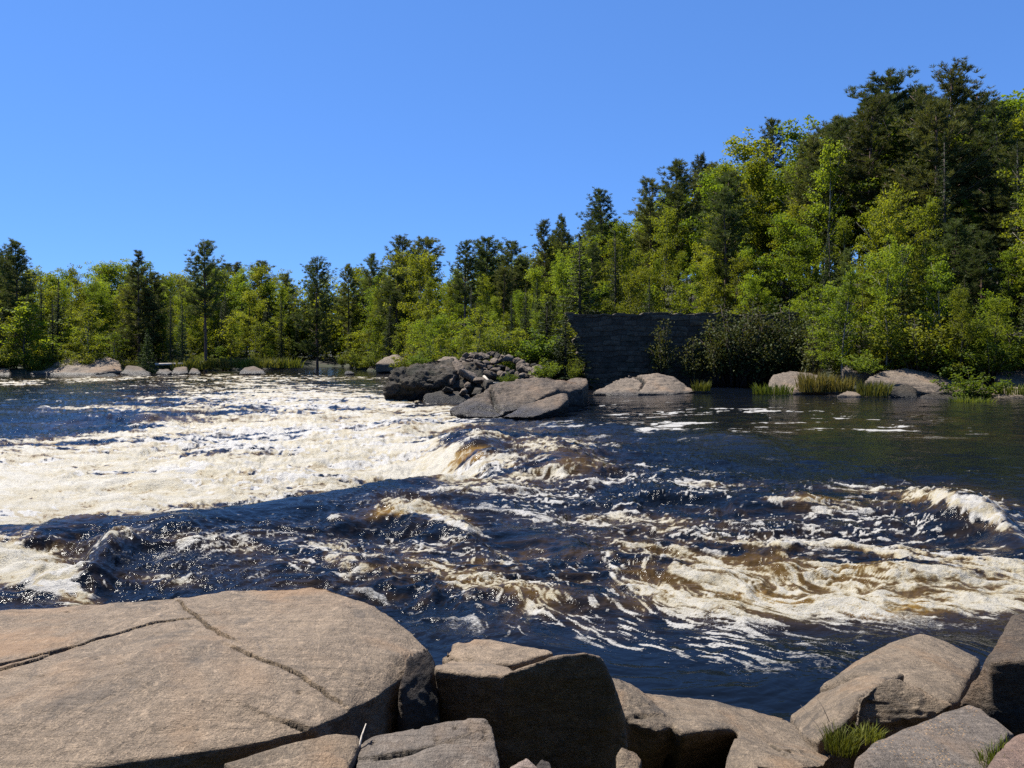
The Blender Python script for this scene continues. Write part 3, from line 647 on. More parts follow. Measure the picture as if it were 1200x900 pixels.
    rock('stone', 'narrow stone wedged between the seed-strewn slab and the right boulder', 'stone',
         [([(1142, 832, 4.78), (1168, 842, 4.7), (1190, 860, 4.55), (1178, 862, 4.45), (1150, 846, 4.6)], 0.0, 1.0)], 0.012, 0.015, R_gry, 270, smooth=3)
    rock('stone', 'reddish stone in the bottom right corner behind thin grass', 'stone',
         [([(1158, 900, 3.9), (1170, 880, 4.05), (1192, 860, 4.25), (1230, 850, 4.3), (1260, 900, 3.9), (1170, 930, 3.7)], 0.1, 1.0)], 0.014, 0.02,
         mat_rock('reddish_granite', (0.25, 0.167, 0.126), (0.16, 0.112, 0.088), 1.5, (0.06, 0.05, 0.045), 0.6, 0.014), 280, smooth=4)

    # --- rocks at the ledge in mid river
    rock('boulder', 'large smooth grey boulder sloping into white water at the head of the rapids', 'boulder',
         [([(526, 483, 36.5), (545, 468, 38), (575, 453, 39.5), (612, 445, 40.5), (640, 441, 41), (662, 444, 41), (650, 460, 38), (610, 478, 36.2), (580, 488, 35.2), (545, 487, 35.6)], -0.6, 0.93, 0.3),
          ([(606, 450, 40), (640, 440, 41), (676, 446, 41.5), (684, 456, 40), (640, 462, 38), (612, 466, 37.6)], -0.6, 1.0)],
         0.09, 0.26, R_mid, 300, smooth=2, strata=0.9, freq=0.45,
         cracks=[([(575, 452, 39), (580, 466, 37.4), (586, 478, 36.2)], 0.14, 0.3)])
    rock('boulder', 'dark-sided wedge of rock beside the white chute at the ledge', 'boulder',
         [([(586, 488, 35), (610, 474, 36), (640, 464, 36.8), (664, 459, 37.2), (668, 466, 36.2), (655, 478, 35), (625, 488, 34.2)], -0.6, 0.9, 0.5)],
         0.11, 0.13, R_mid, 310, smooth=2, freq=0.4)
    rock('boulder', 'low rock under the end of the stone wall beside the small white chute', 'boulder',
         [([(655, 450, 43), (672, 441, 44.5), (688, 441, 44.5), (690, 450, 43), (676, 458, 41.5)], -0.5, 1.0)], 0.12, 0.12, R_mid, 315, smooth=2, freq=0.5)
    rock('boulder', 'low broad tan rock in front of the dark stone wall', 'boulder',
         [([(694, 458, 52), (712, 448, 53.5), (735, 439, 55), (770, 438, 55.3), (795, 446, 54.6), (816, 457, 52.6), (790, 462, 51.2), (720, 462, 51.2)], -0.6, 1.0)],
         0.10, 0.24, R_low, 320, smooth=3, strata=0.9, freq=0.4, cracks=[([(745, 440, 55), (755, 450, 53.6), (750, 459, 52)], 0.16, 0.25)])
    rock('outcrop', 'dark overgrown rocky outcrop jutting into the river at its left end', 'outcrop',
         [([(450, 466, 46.8), (452, 448, 47.2), (462, 435, 48), (480, 427, 48.8), (505, 420, 50.2), (532, 418, 51.2), (532, 440, 48), (518, 452, 47.2), (480, 452, 46.9)], -0.8, 0.97, 0.7),
          ([(512, 424, 50.6), (545, 424, 51.5), (566, 432, 51), (574, 450, 48.6), (548, 455, 47.4), (508, 450, 47.2)], -0.8, 0.97, 0.6)],
         0.11, 0.42, R_dk, 330, smooth=1, strata=1.2, freq=0.6)
    rock('boulder', 'dark undercut slab of rock at the waterline below the outcrop', 'boulder',
         [([(496, 462, 46.5), (520, 457, 47.2), (550, 460, 46.8), (556, 466, 46), (545, 472, 45), (500, 472, 45)], -0.6, 0.97)], 0.13, 0.14, R_dk, 335, smooth=3, freq=0.5)
    rock('boulder', 'pale flat-topped rock on the crown of the outcrop', 'boulder',
         [([(508, 424, 54), (520, 418, 55), (534, 418, 55.2), (540, 425, 54), (520, 430, 53)], 1.2, 1.0)], 0.12, 0.12, R_low, 338, smooth=3, freq=0.5)
    # loose angular blocks on the outcrop: one mesh each, a few shapes shared
    shapes = []
    for k in range(5):
        bm = bmesh.new()
        r = random.Random(50+k)
        for _ in range(11):
            v = Vector((r.uniform(-1, 1), r.uniform(-1, 1), r.uniform(-0.75, 0.75))); v.normalize()
            bm.verts.new((v.x*r.uniform(.35, .62), v.y*r.uniform(.35, .6), v.z*r.uniform(.25, .5)))
        rr = bmesh.ops.convex_hull(bm, input=bm.verts)
        dele = [g for g in rr['geom_interior'] if isinstance(g, bmesh.types.BMVert)]
        if dele: bmesh.ops.delete(bm, geom=dele, context='VERTS')
        V, E, Q, T = remeshed(bm, 0.06)
        V = lap(V, E, 1); Nn = vnormals(V, Q, T)
        V = V + Nn*(0.05*fbm(V[:,0]*4, V[:,1]*4, V[:,2]*4, seed=400+k, octaves=3))[:,None]
        shapes.append([np_mesh('block', V, [Q, T], mm) for mm in (R_mid, R_low, R_dk)])
    def block(px, py, Y, s, mi, label, group, nm='rubble_block', cat='rock'):
        o = link(nm, random.choice(shapes)[mi]); o.location = W(px, py, Y)
        o.rotation_euler = (random.uniform(-.6, .6), random.uniform(-.6, .6), random.uniform(0, 6.28))
        o.scale = (s*random.uniform(.8, 1.25), s*random.uniform(.8, 1.2), s*random.uniform(.7, 1.1))
        return tag(o, label, cat, group)
    for px, py, s, mi in [(520, 434, 1.5, 0), (538, 432, 2.0, 0), (551, 440, 1.8, 1), (549, 452, 1.1, 0), (531, 447, 1.3, 0), (512, 440, 1.4, 0), (561, 428, 1.2, 0), (505, 447, 1.2, 2), (543, 461, 1.0, 1), (563, 446, 1.4, 0), (525, 458, 1.1, 2), (572, 438, 1.3, 0), (500, 433, 1.2, 1), (573, 452, 1.4, 2), (560, 459, 1.3, 2)]:
        block(px, py, 48.3 - (py-440)*0.10, s*0.72, mi, 'large angular brown block among the blocks on top of the outcrop', 'blocks on the outcrop', 'rock_block')
    for _ in range(110):
        t = random.random(); px = 540 + 95*t + random.uniform(-4, 4)
        lo = np.interp(px, [535, 560, 600, 640], [430, 440, 444, 446]); hi = np.interp(px, [535, 560, 575, 600, 640], [424, 416, 415, 420, 432])
        py = random.uniform(hi, lo); Y = 55 - (py-430)*0.18
        block(px, py, Y, random.choice([.6, .7, .8, .9, 1.1]), random.choice([0, 0, 0, 2, 1]), 'angular grey stone in the rubble heap between the outcrop and the wall', 'stones of the rubble heap', 'rubble_stone', 'stone')

    # --- right bank rocks
    rock('boulder', 'low pale rock half hidden by reeds at the end of the dark wall', 'boulder',
         [([(898, 452, 51), (905, 440, 53), (925, 435, 54), (950, 437, 54), (985, 445, 53), (985, 456, 51), (930, 460, 50)], -0.5, 1.0)], 0.13, 0.14, R_low, 340, smooth=4, freq=0.35)
    rock('boulder', 'pale sloping slab higher up behind the shore rocks', 'boulder',
         [([(985, 432, 54), (1000, 420, 56), (1030, 417, 57), (1036, 424, 55.5), (1010, 436, 53.5)], 0.2, 1.0)], 0.13, 0.12, R_low, 345, smooth=3, freq=0.4)
    rock('boulder', 'broad pale rock with a black undercut on the far shore', 'boulder',
         [([(1012, 446, 50), (1030, 434, 52), (1060, 431, 53), (1095, 437, 52.5), (1122, 445, 51.5), (1110, 452, 50), (1078, 452, 49.4), (1055, 448, 49.6), (1030, 452, 49.6)], -0.4, 0.99),
          ([(1064, 447, 49.8), (1080, 450, 49.4), (1112, 450, 50), (1095, 462, 48.6), (1066, 456, 49.3)], -0.5, 0.9, 0.4)],
         0.12, 0.14, R_low, 350, smooth=3, freq=0.35)
    rock('boulder', 'dark round boulder under the broad pale rock', 'boulder',
         [([(1040, 464, 47), (1046, 452, 48), (1062, 449, 48.4), (1074, 455, 48), (1076, 466, 46.8)], -0.5, 1.0)], 0.10, 0.10, R_dk, 355, smooth=4, freq=0.5)
    rock('boulder', 'small flat grey rock at the waterline beside the reeds', 'boulder',
         [([(980, 463, 47.4), (992, 457, 48.2), (1004, 459, 48), (1010, 464, 47.2)], -0.4, 1.0)], 0.09, 0.07, R_low, 357, smooth=3, freq=0.6)
    rock('boulder', 'low brown shelf of rock under the leaning bush', 'boulder',
         [([(1078, 464, 47), (1100, 456, 48), (1140, 448, 49), (1158, 456, 48.4), (1165, 470, 46), (1110, 470, 45.6)], -0.4, 1.0)], 0.12, 0.12, R_mid, 358, smooth=3, freq=0.5)
    rock('boulder', 'long grey flat-topped block at the right frame edge of the far shore', 'boulder',
         [([(1164, 441, 50), (1168, 432, 51.5), (1215, 430, 52), (1290, 432, 52), (1290, 448, 50), (1180, 449, 49)], 0.2, 0.97)], 0.12, 0.13, R_mid, 360, smooth=2, freq=0.4)
    rock('boulder', 'pale low ledge below the grey flat-topped block', 'boulder',
         [([(1150, 462, 47.4), (1170, 452, 48.4), (1215, 453, 48.4), (1290, 455, 48), (1290, 470, 46), (1170, 470, 46)], -0.5, 1.0)], 0.12, 0.11, R_low, 365, smooth=3, freq=0.5)
    # --- left bank rocks
    rock('outcrop', 'long bare tan outcrop on the far shore beyond the white water', 'outcrop',
         [([(30, 438, 94), (40, 432, 96), (60, 426, 97), (85, 419, 99), (105, 418, 99), (125, 421, 98), (130, 434, 94), (100, 440, 92)], -0.6, 1.0),
          ([(112, 422, 98), (130, 418, 99.5), (140, 423, 98.5), (144, 432, 95), (125, 436, 93.5)], -0.6, 1.0)],
         0.22, 0.35, R_low, 370, smooth=2, strata=0.8, freq=0.3)
    rock('boulder', 'low rock at the left frame edge of the far shore', 'boulder',
         [([(-30, 436, 94), (-10, 427, 97), (10, 428, 97), (14, 440, 92)], -0.6, 1.0)], 0.2, 0.2, R_low, 372, smooth=2, freq=0.4)
    rock('boulder', 'pointed black rock standing out of the rapids near the tan outcrop', 'boulder',
         [([(36, 442, 88), (39, 439.5, 89), (46, 445, 87), (56, 448, 84), (40, 449, 82.5)], -0.7, 1.0)], 0.15, 0.12, R_dk, 374, smooth=1, freq=0.6)
    rock('boulder', 'long low dark rock in the rapids in front of the tan outcrop', 'boulder',
         [([(74, 446, 85), (95, 442, 87), (120, 441, 88), (134, 437, 90), (142, 441, 88), (138, 445, 85), (90, 448, 83)], -0.7, 1.0)], 0.16, 0.14, R_dk, 376, smooth=2, freq=0.5)
    rock('boulder', 'dark flat rock at the end of the tan outcrop', 'boulder',
         [([(140, 436, 93), (150, 428, 96), (166, 430, 96), (178, 437, 93), (160, 440, 91)], -0.6, 1.0)], 0.18, 0.16, R_mid, 377, smooth=2, freq=0.5)
    for i, (pts, lb) in enumerate([
            ([(183, 437, 93), (186, 432, 95), (198, 432, 95), (204, 436, 93.4), (196, 438, 92)], 'squat dark block, first in the row of slabs past the outcrop'),
            ([(200, 437, 93), (205, 430, 95.4), (219, 429, 95.6), (222, 436, 93), (210, 438, 92)], 'tallest dark block in the row of slabs past the outcrop'),
            ([(221, 437, 93), (225, 430, 95.2), (233, 433, 94.6), (236, 437, 92.8)], 'last pale-topped block in the row of slabs past the outcrop'),
            ([(279, 437, 92.6), (286, 430, 95), (298, 429, 95.2), (309, 434, 94), (312, 437, 92.6)], 'lone grey rock on the shore below the round bushes'),
            ([(402, 437, 92), (406, 433.5, 93), (413, 434, 93), (417, 437, 92)], 'small black rock alone in the smooth water beyond the rapids'),
            ([(164, 439, 91.4), (169, 435, 93), (176, 437, 92.5), (178, 440, 91.4)], 'small dark rock between the outcrop and the row of slabs')]):
        rock('boulder', lb, 'boulder', [(pts, -0.7, 1.0)], 0.15, 0.12, R_mid if i != 4 else R_dk, 380+i, smooth=2, freq=0.6)
    rock('boulder', 'tan rock in the bushes of the point behind the outcrop', 'boulder',
         [([(440, 426, 98), (450, 416, 101), (466, 414, 101), (480, 420, 100), (478, 428, 98)], 0.0, 1.0)], 0.2, 0.22, R_low, 395, smooth=3, freq=0.4)
    rock('boulder', 'low gravel spit reaching into the river behind the outcrop', 'spit',
         [([(432, 433, 112), (450, 429, 116), (478, 428, 116), (486, 434, 108), (460, 436, 106)], -0.6, 1.0)], 0.22, 0.1, R_mid, 397, smooth=3, freq=0.5)

# ------------------------------------------------------------------ stone wall
def build_wall():
    Yw = 62.0
    x0, x1 = W(668, 400, Yw)[0], W(936, 400, Yw)[0]
    zt, zb = 6.10, -0.2
    nx, nz = 330, 140
    U, Vv = np.meshgrid(np.linspace(0, 1, nx), np.linspace(0, 1, nz))
    u, v = U.ravel(), Vv.ravel()
    z = zb + (zt-zb)*v
    xl = x0 + (1-v)*1.7 + 0.30*vnoise(z*1.6, z*0, seed=3) + 0.10*vnoise(z*5, z*0, seed=5)
    x = xl + (x1 - xl)*u
    cz = z/0.42 + 0.22*vnoise(x*0.5, z*0) + 0.30*vnoise(x*0.9, z*1.1, seed=6); course = np.floor(cz); fz = cz - course
    off = _h(course.astype(np.int64), course.astype(np.int64)*0+3, course.astype(np.int64)*0, 5)*1.3
    bw = 0.62 + 0.5*_h(course.astype(np.int64), course.astype(np.int64)*0+7, course.astype(np.int64)*0, 9)
    q = (x + off + 0.18*vnoise(x*1.5, z*2.0, seed=8))/bw; bi = np.floor(q); fx = q - bi
    hb = _h(bi.astype(np.int64), course.astype(np.int64), bi.astype(np.int64)*0, 21)
    joint = np.minimum(np.minimum(fx, 1-fx)*bw, np.minimum(fz, 1-fz)*0.42)
    dep = 0.08*hb + 0.05*sstep(0, 0.06, joint) + 0.10*fbm(x*2.2, z*2.6, octaves=4, seed=77)
    cap = (z > zt - 0.24 + 0.08*vnoise(x*0.8, z*0, seed=4)) & (vnoise(x*0.35, z*0, seed=9) > -0.35)
    z = z - np.where(v > 0.93, (v-0.93)/0.07, 0)*0.30*np.clip(fbm(x*0.9, x*0, seed=14, octaves=4) + 0.15, 0, 1)
    dep = np.where(cap, 0.15 + 0.015*fbm(x*3, z*3, octaves=3, seed=78), dep)
    y = Yw + 0.12*v - dep
    F0 = np.stack([x, y, z], 1)
    B0 = np.stack([x, np.full_like(x, Yw + 1.6), z], 1)
    i = np.arange(nz-1)[:,None]*nx + np.arange(nx-1)[None,:]
    Qf = np.stack([i, i+1, i+nx+1, i+nx], -1).reshape(-1, 4)
    n = nx*nz
    Q = [Qf, Qf[:, ::-1] + n]
    def strip(a): a = np.asarray(a); return np.stack([a[:-1], a[:-1]+n, a[1:]+n, a[1:]], 1)
    Q += [strip((nz-1)*nx + np.arange(nx))[:, ::-1], strip(np.arange(nz)*nx)[:, ::-1], strip(np.arange(nz)*nx + nx-1)]
    m, nt = mat_new('old_masonry'); N = NT(nt)
    co = N.n('ShaderNodeTexCoord').outputs['Object']
    hv = N.att('tone')
    f1 = N.noise(co, 1.2, 5, 0.65); f2 = N.noise(co, 9, 5, 0.65)
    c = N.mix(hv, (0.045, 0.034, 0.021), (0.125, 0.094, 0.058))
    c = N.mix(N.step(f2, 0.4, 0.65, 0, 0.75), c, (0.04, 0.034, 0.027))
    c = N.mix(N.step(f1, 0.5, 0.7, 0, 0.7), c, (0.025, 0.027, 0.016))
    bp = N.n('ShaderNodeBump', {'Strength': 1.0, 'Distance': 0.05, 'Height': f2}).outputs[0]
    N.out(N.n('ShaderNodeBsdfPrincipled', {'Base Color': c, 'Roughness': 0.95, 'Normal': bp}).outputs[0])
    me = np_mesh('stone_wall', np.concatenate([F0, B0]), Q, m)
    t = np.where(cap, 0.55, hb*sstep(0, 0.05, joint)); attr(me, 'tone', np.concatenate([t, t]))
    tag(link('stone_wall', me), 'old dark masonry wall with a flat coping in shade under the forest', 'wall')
# ------------------------------------------------------------------ trees
def cards(C, size, up=0.35, aspect=0.6, rng=RNG, D=None, bend=True):
    """leaf-sized diamond faces at C; D = preferred long direction"""
    n = len(C); size = np.broadcast_to(size, (n,))
    nr = rng.normal(size=(n, 3)); nr[:,2] = np.abs(nr[:,2])*0.8 + up
    nr /= np.linalg.norm(nr, axis=1, keepdims=True)
    a = rng.normal(size=(n, 3)) if D is None else D + 0.35*rng.normal(size=(n, 3))
    a -= nr*np.sum(a*nr, 1, keepdims=True); a /= np.linalg.norm(a, axis=1, keepdims=True) + 1e-9
    b = np.cross(nr, a)
    L = size[:,None]*0.5; Wd = L*aspect
    V = np.stack([C - a*L, C + b*Wd - nr*L*0.12, C + a*L, C - b*Wd - nr*L*0.12], 1).reshape(-1, 3)
    Q = np.arange(4*n).reshape(-1, 4)
    return V, Q
def blades(C, D, length, width, rng=RNG):
    n = len(C)
    D = D/(np.linalg.norm(D, axis=1, keepdims=True) + 1e-9)
    s = np.cross(D, rng.normal(size=(n, 3))); s /= np.linalg.norm(s, axis=1, keepdims=True) + 1e-9
    L = np.broadcast_to(length, (n,))[:,None]; w = np.broadcast_to(width, (n,))[:,None]
    V = np.stack([C - s*w*0.5, C + s*w*0.5, C + D*L], 1).reshape(-1, 3)
    return V, np.arange(3*n).reshape(-1, 3)
def unit(rng, n):
    v = rng.normal(size=(n, 3)); return v/np.linalg.norm(v, axis=1, keepdims=True)

MATS = {}
def tree_mats():
    MATS['leaf'] = mat_leaf('spring_leaves', (0.105, 0.150, 0.014), (0.235, 0.280, 0.028), 0.55, 0.018, 0.25)
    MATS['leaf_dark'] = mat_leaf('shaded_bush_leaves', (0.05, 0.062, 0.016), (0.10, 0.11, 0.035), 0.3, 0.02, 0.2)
    MATS['leaf_shrub'] = mat_leaf('shrub_leaves', (0.085, 0.125, 0.014), (0.185, 0.215, 0.026), 0.5, 0.02, 0.25)
    MATS['pine'] = mat_leaf('pine_needles', (0.058, 0.080, 0.026), (0.140, 0.165, 0.052), 0.30, 0.02, 0.25)
    MATS['spruce'] = mat_leaf('spruce_needles', (0.030, 0.048, 0.018), (0.075, 0.100, 0.032), 0.22, 0.02, 0.3)
    MATS['fir'] = mat_leaf('fir_needles', (0.05, 0.075, 0.018), (0.10, 0.135, 0.03), 0.25, 0.02, 0.25)
    MATS['grass'] = mat_leaf('grass_blades', (0.07, 0.10, 0.014), (0.17, 0.18, 0.04), 0.35, 0.02, 0.2)
    MATS['reed'] = mat_leaf('reed_blades', (0.10, 0.11, 0.025), (0.22, 0.20, 0.06), 0.35, 0.02, 0.2)
    MATS['bark'] = mat_bark('dark_bark', (0.035, 0.028, 0.022), (0.10, 0.075, 0.055))
    MATS['birch'] = mat_bark('pale_bark', (0.12, 0.10, 0.08), (0.30, 0.27, 0.22))
    MATS['redbark'] = mat_bark('red_pine_bark', (0.06, 0.04, 0.03), (0.17, 0.10, 0.07))
    MATS['dead'] = mat_bark('bleached_wood', (0.30, 0.26, 0.21), (0.52, 0.46, 0.38), 12)

def proto_broadleaf(H, R, seed, base=0.12, nl=20, per=62, leaf=0.21, bark='bark', mat='leaf', clr=1.0):
    rng = np.random.default_rng(seed)
    tr = MB(); fo = MB(); tone = []
    lean = rng.normal(size=2)*0.03*H
    hs = np.linspace(0, 0.93, 10)
    tp = np.stack([lean[0]*hs**2 + 0.018*H*np.sin(hs*6+seed), lean[1]*hs**2 + 0.015*H*np.cos(hs*5+seed), hs*H], 1)
    tr.tube(tp, np.interp(hs, [0, .1, .93], [0.014*H, 0.010*H, 0.0015*H]), 7)
    at = lambda h: np.array([np.interp(h, hs, tp[:,0]), np.interp(h, hs, tp[:,1]), h*H])
    def clump(c, r, tb):
        n = int(per*rng.uniform(0.6, 1.3)*(r/0.75)**1.6)
        p = unit(rng, n)*(rng.random((n, 1))**0.42)*r*np.array([1.15, 1.15, 0.58])
        p[:,2] -= 0.10*(p[:,0]**2 + p[:,1]**2)/r
        v, q = cards(c + p, leaf*rng.uniform(0.65, 1.35, n), 0.5, 0.75, rng)
        fo.add(v, q); tone.append(np.repeat(np.clip(tb + rng.normal(size=n)*0.17, 0, 1), 4))
    for k in range(nl):
        t = (k + rng.random())/nl
        hb = base + (0.86-base)*t
        ang = k*2.399 + rng.normal()*0.5
        prof = (math.sin(math.pi*(0.22 + 0.72*t))**0.8)*rng.uniform(0.55, 1.30)
        ln = R*prof; el = math.radians(rng.uniform(18, 50) + 25*t)
        d = np.array([math.cos(ang)*math.cos(el), math.sin(ang)*math.cos(el), math.sin(el)])*ln/max(0.45, math.cos(el))
        a = at(hb); e = a + d
        if e[2] > H*0.99: e[2] = H*0.99 - rng.random()*0.04*H
        mid = 0.5*(a+e) + np.array([0, 0, 0.06*ln])
        tr.tube([a, mid, e], [0.0042*H*(1.1-t), 0.003*H*(1.1-t), 0.0008*H], 5)
        tb = rng.normal(0.5, 0.17)
        m = max(3, int(ln*2.3))
        for q_ in range(m):
            u = 0.30 + 0.70*(q_ + rng.random())/m
            c = a*(1-u)**2 + 2*u*(1-u)*mid + u*u*e
            c = c + rng.normal(size=3)*np.array([0.26, 0.26, 0.14])*ln*(0.35 + 0.5*u)
            clump(c, rng.uniform(0.45, 0.95)*(H/14)**0.5, tb + rng.normal()*0.08)
    for q_ in range(7):
        clump(at(0.80 + 0.18*q_/6) + rng.normal(size=3)*np.array([.35, .35, .1])*(H/14), rng.uniform(0.35, 0.7)*(H/14)**0.5, rng.normal(0.55, .12))
    fm = fo.mesh('crown', MATS[mat], False); attr(fm, 'tone', np.concatenate(tone))
    return tr.mesh('trunk', MATS[bark]), fm, H
def proto_pine(H, R, seed, bare=0.35, nlimb=62, dens=1.0, shape='oval', mat='pine', bark='redbark', top=1.0):
    rng = np.random.default_rng(seed)
    tr = MB(); fo = MB(); tone = []
    hs = np.linspace(0, 0.985, 10)
    tp = np.stack([0.012*H*np.sin(hs*4+seed)*hs, 0.012*H*np.cos(hs*3.3+seed)*hs, hs*H], 1)
    tr.tube(tp, np.interp(hs, [0, .08, 1], [0.0165*H, 0.0125*H, 0.0022*H]), 7)
    for k in range(nlimb):
        t = (k + rng.random()*0.8)/nlimb
        h = bare + (0.975-bare)*t
        if shape == 'oval': prof = math.sin(math.pi*(0.16 + 0.80*t))**0.7*(0.55 + 0.45*(1-t))*1.25
        elif shape == 'flat': prof = (0.55 + 0.55*t)*(1 - t**5)*1.0
        else: prof = (1-t)**0.75*0.95 + 0.07
        if rng.random() < 0.10: continue
        ln = R*prof*rng.uniform(0.55, 1.12)
        ang = k*2.399 + rng.normal()*0.45
        rise = rng.uniform(0.0, 0.45) + 0.75*t*t if shape != 'cone' else rng.uniform(-0.1, 0.25) + 0.5*t*t
        a = np.array([np.interp(h, hs, tp[:,0]), np.interp(h, hs, tp[:,1]), h*H])
        d = np.array([math.cos(ang), math.sin(ang), rise - 0.12])
        s = np.linspace(0, 1, 4)
        pts = a + np.outer(s*ln, d) + np.outer(s**2*ln*0.30, [0, 0, 1.0])
        tr.tube(pts, np.interp(s, [0, 1], [0.0036*H*(1.15-t), 0.001*H]), 4)
        nt_ = max(5, int(ln*7.0*dens))
        tb = rng.normal(0.5, 0.2)
        for j in range(nt_):
            u = 0.30 + 0.70*(j + rng.random())/nt_
            c = a + d*ln*u + np.array([0, 0, 0.30*ln*u*u]) + rng.normal(size=3)*np.array([0.17, 0.17, 0.12])*ln*u
            n = int(27*rng.uniform(.7, 1.3))
            dr = unit(rng, n); dr[:,2] = np.abs(dr[:,2])*0.8 + 0.12
            dr = dr + 0.45*d/np.linalg.norm(d)
            v, q = blades(c + 0.24*dr*rng.random((n, 1)) - np.array([0, 0, 0.05]), dr, rng.uniform(0.18, 0.36, n), 0.065, rng)
            fo.add(v, None, q); tone.append(np.repeat(np.clip(tb + rng.normal(size=n)*0.2, 0, 1), 3))
    fm = fo.mesh('crown', MATS[mat], False); attr(fm, 'tone', np.concatenate(tone))
    return tr.mesh('trunk', MATS[bark]), fm, H
def proto_spruce(H, R, seed, nlimb=150, mat='spruce', base=0.05, card=0.17, power=0.9):
    rng = np.random.default_rng(seed)
    tr = MB(); fo = MB(); tone = []
    tr.tube([[0, 0, 0], [0, 0, H*0.5], [0, 0, H*0.99]], [0.013*H, 0.008*H, 0.002*H], 6)
    for k in range(nlimb):
        t = (k + rng.random())/nlimb
        h = base + (0.985-base)*t**1.05
        ln = R*((1-t)**power*rng.uniform(0.65, 1.1) + 0.03)
        ang = k*2.399 + rng.normal()*0.3
        d = np.array([math.cos(ang), math.sin(ang), -0.22 + 0.55*t])
        a = np.array([0, 0, h*H])
        if k % 3 == 0: tr.tube([a, a + d*ln*0.85], [0.002*H, 0.0006*H], 4)
        n = max(8, int(ln*46)); u = rng.random(n)**0.75
        side = np.array([-math.sin(ang), math.cos(ang), 0])
        sp = (rng.random(n)*2-1)*(0.34*ln*(1-u*0.75) + 0.04)
        c = a + np.outer(u*ln, d) + np.outer(sp, side) + np.outer(0.10*ln*u*u, [0, 0, 1.0]) - np.outer(np.abs(sp)*0.35 + rng.random(n)*0.10, [0, 0, 1.0])
        D = d + np.outer(np.sign(sp)*0.8, side) - np.array([0, 0, 0.25])
        v, q = cards(c, card*rng.uniform(0.8, 1.7, n)*(0.7 + 0.3*min(1, ln)), 0.45, 0.38, rng, D)
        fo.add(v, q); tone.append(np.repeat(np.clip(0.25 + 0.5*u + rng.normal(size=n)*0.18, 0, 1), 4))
    m = 10; v, q = cards(np.stack([rng.normal(size=m)*0.03, rng.normal(size=m)*0.03, H*(0.95 + 0.05*rng.random(m))], 1), 0.28, 0.0, 0.4, rng, np.tile([0, 0, 1.0], (m, 1)))
    fo.add(v, q); tone.append(np.full(4*m, 0.5))
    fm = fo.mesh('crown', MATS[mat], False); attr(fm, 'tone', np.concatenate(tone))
    return tr.mesh('trunk', MATS['bark']), fm, H
def proto_shrub(H, R, seed, mat='leaf_shrub', nst=18, leaf=0.14, per=42, up=0.5):
    rng = np.random.default_rng(seed)
    tr = MB(); fo = MB(); tone = []
    for k in range(nst):
        ang = k*2.399 + rng.normal()*0.3; rr = R*math.sqrt((k+0.5)/nst)*rng.uniform(.8, 1.1)
        hh = H*(1 - 0.40*(rr/R)**2)*rng.uniform(0.50, 1.15)
        a = np.array([math.cos(ang)*rr*0.25, math.sin(ang)*rr*0.25, 0]); e = np.array([math.cos(ang)*rr, math.sin(ang)*rr, hh])
        mid = 0.5*a + 0.5*e + np.array([-0.1*(e-a)[0], -0.1*(e-a)[1], 0.1*hh])
        tr.tube([a, mid, e], [0.012*H, 0.008*H, 0.003*H], 4)
        for u in (0.35, 0.6, 0.82, 1.0):
            c = a*(1-u)**2 + 2*u*(1-u)*mid + u*u*e
            n = int(per*rng.uniform(.5, 1.1)); r = 0.13*H*(0.7 + 0.7*rng.random())
            p = unit(rng, n)*(rng.random((n, 1))**0.4)*r*np.array([1.15, 1.15, 0.8])
            v, q = cards(c + p, leaf*rng.uniform(.7, 1.35, n), up, 0.7, rng)
            fo.add(v, q); tone.append(np.repeat(np.clip(rng.normal(0.5, 0.2) + rng.normal(size=n)*0.18, 0, 1), 4))
    fm = fo.mesh('crown', MATS[mat], False); attr(fm, 'tone', np.concatenate(tone))
    return tr.mesh('trunk', MATS['bark']), fm, H

PROTO = {}
def build_protos():
    P = PROTO
    P['broad'] = [proto_broadleaf(15, 3.0, 1, nl=26), proto_broadleaf(14, 2.7, 2, .10, nl=24), proto_broadleaf(16, 2.5, 3, .18, nl=26), proto_broadleaf(13, 3.2, 4, .08, nl=24), proto_broadleaf(15, 2.2, 5, .14, nl=24, bark='birch'), proto_broadleaf(14, 2.9, 6, .22, nl=20, bark='birch')]
    P['young'] = [proto_broadleaf(7.5, 1.8, 11, .06, 20, 62, .19, 'birch'), proto_broadleaf(7, 2.0, 12, .05, 20, 62, .19), proto_broadleaf(8, 1.5, 13, .08, 20, 60, .18, 'birch'), proto_broadleaf(6.5, 1.7, 14, .05, 16, 55, .18)]
    P['pine'] = [proto_pine(18, 3.0, 21, .34, nlimb=80), proto_pine(19, 2.8, 22, .30, nlimb=84, shape='oval'), proto_pine(17, 3.3, 23, .22, nlimb=95)]
    P['redpine'] = [proto_pine(20, 3.4, 24, .52, nlimb=72, shape='flat', dens=1.15), proto_pine(20, 3.0, 25, .45, nlimb=78, shape='oval', dens=1.1)]
    P['fullpine'] = [proto_pine(18, 4.2, 26, .08, nlimb=100, shape='cone', dens=1.1), proto_pine(22, 4.6, 27, .18, nlimb=105, shape='oval', dens=1.15)]
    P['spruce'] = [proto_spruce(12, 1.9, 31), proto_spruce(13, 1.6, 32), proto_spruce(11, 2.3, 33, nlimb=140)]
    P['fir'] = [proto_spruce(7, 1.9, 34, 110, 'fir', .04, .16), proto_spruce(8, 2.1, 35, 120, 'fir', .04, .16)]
    P['shrub'] = [proto_shrub(2.4, 1.5, 41), proto_shrub(2.0, 1.7, 42), proto_shrub(3.0, 1.5, 43, nst=16)]
    P['darkbush'] = [proto_shrub(4.6, 2.2, 44, 'leaf_dark', 30, .15, 40, 0.2), proto_shrub(3.4, 1.0, 45, 'leaf_dark', 14, .15, 34, 0.2)]
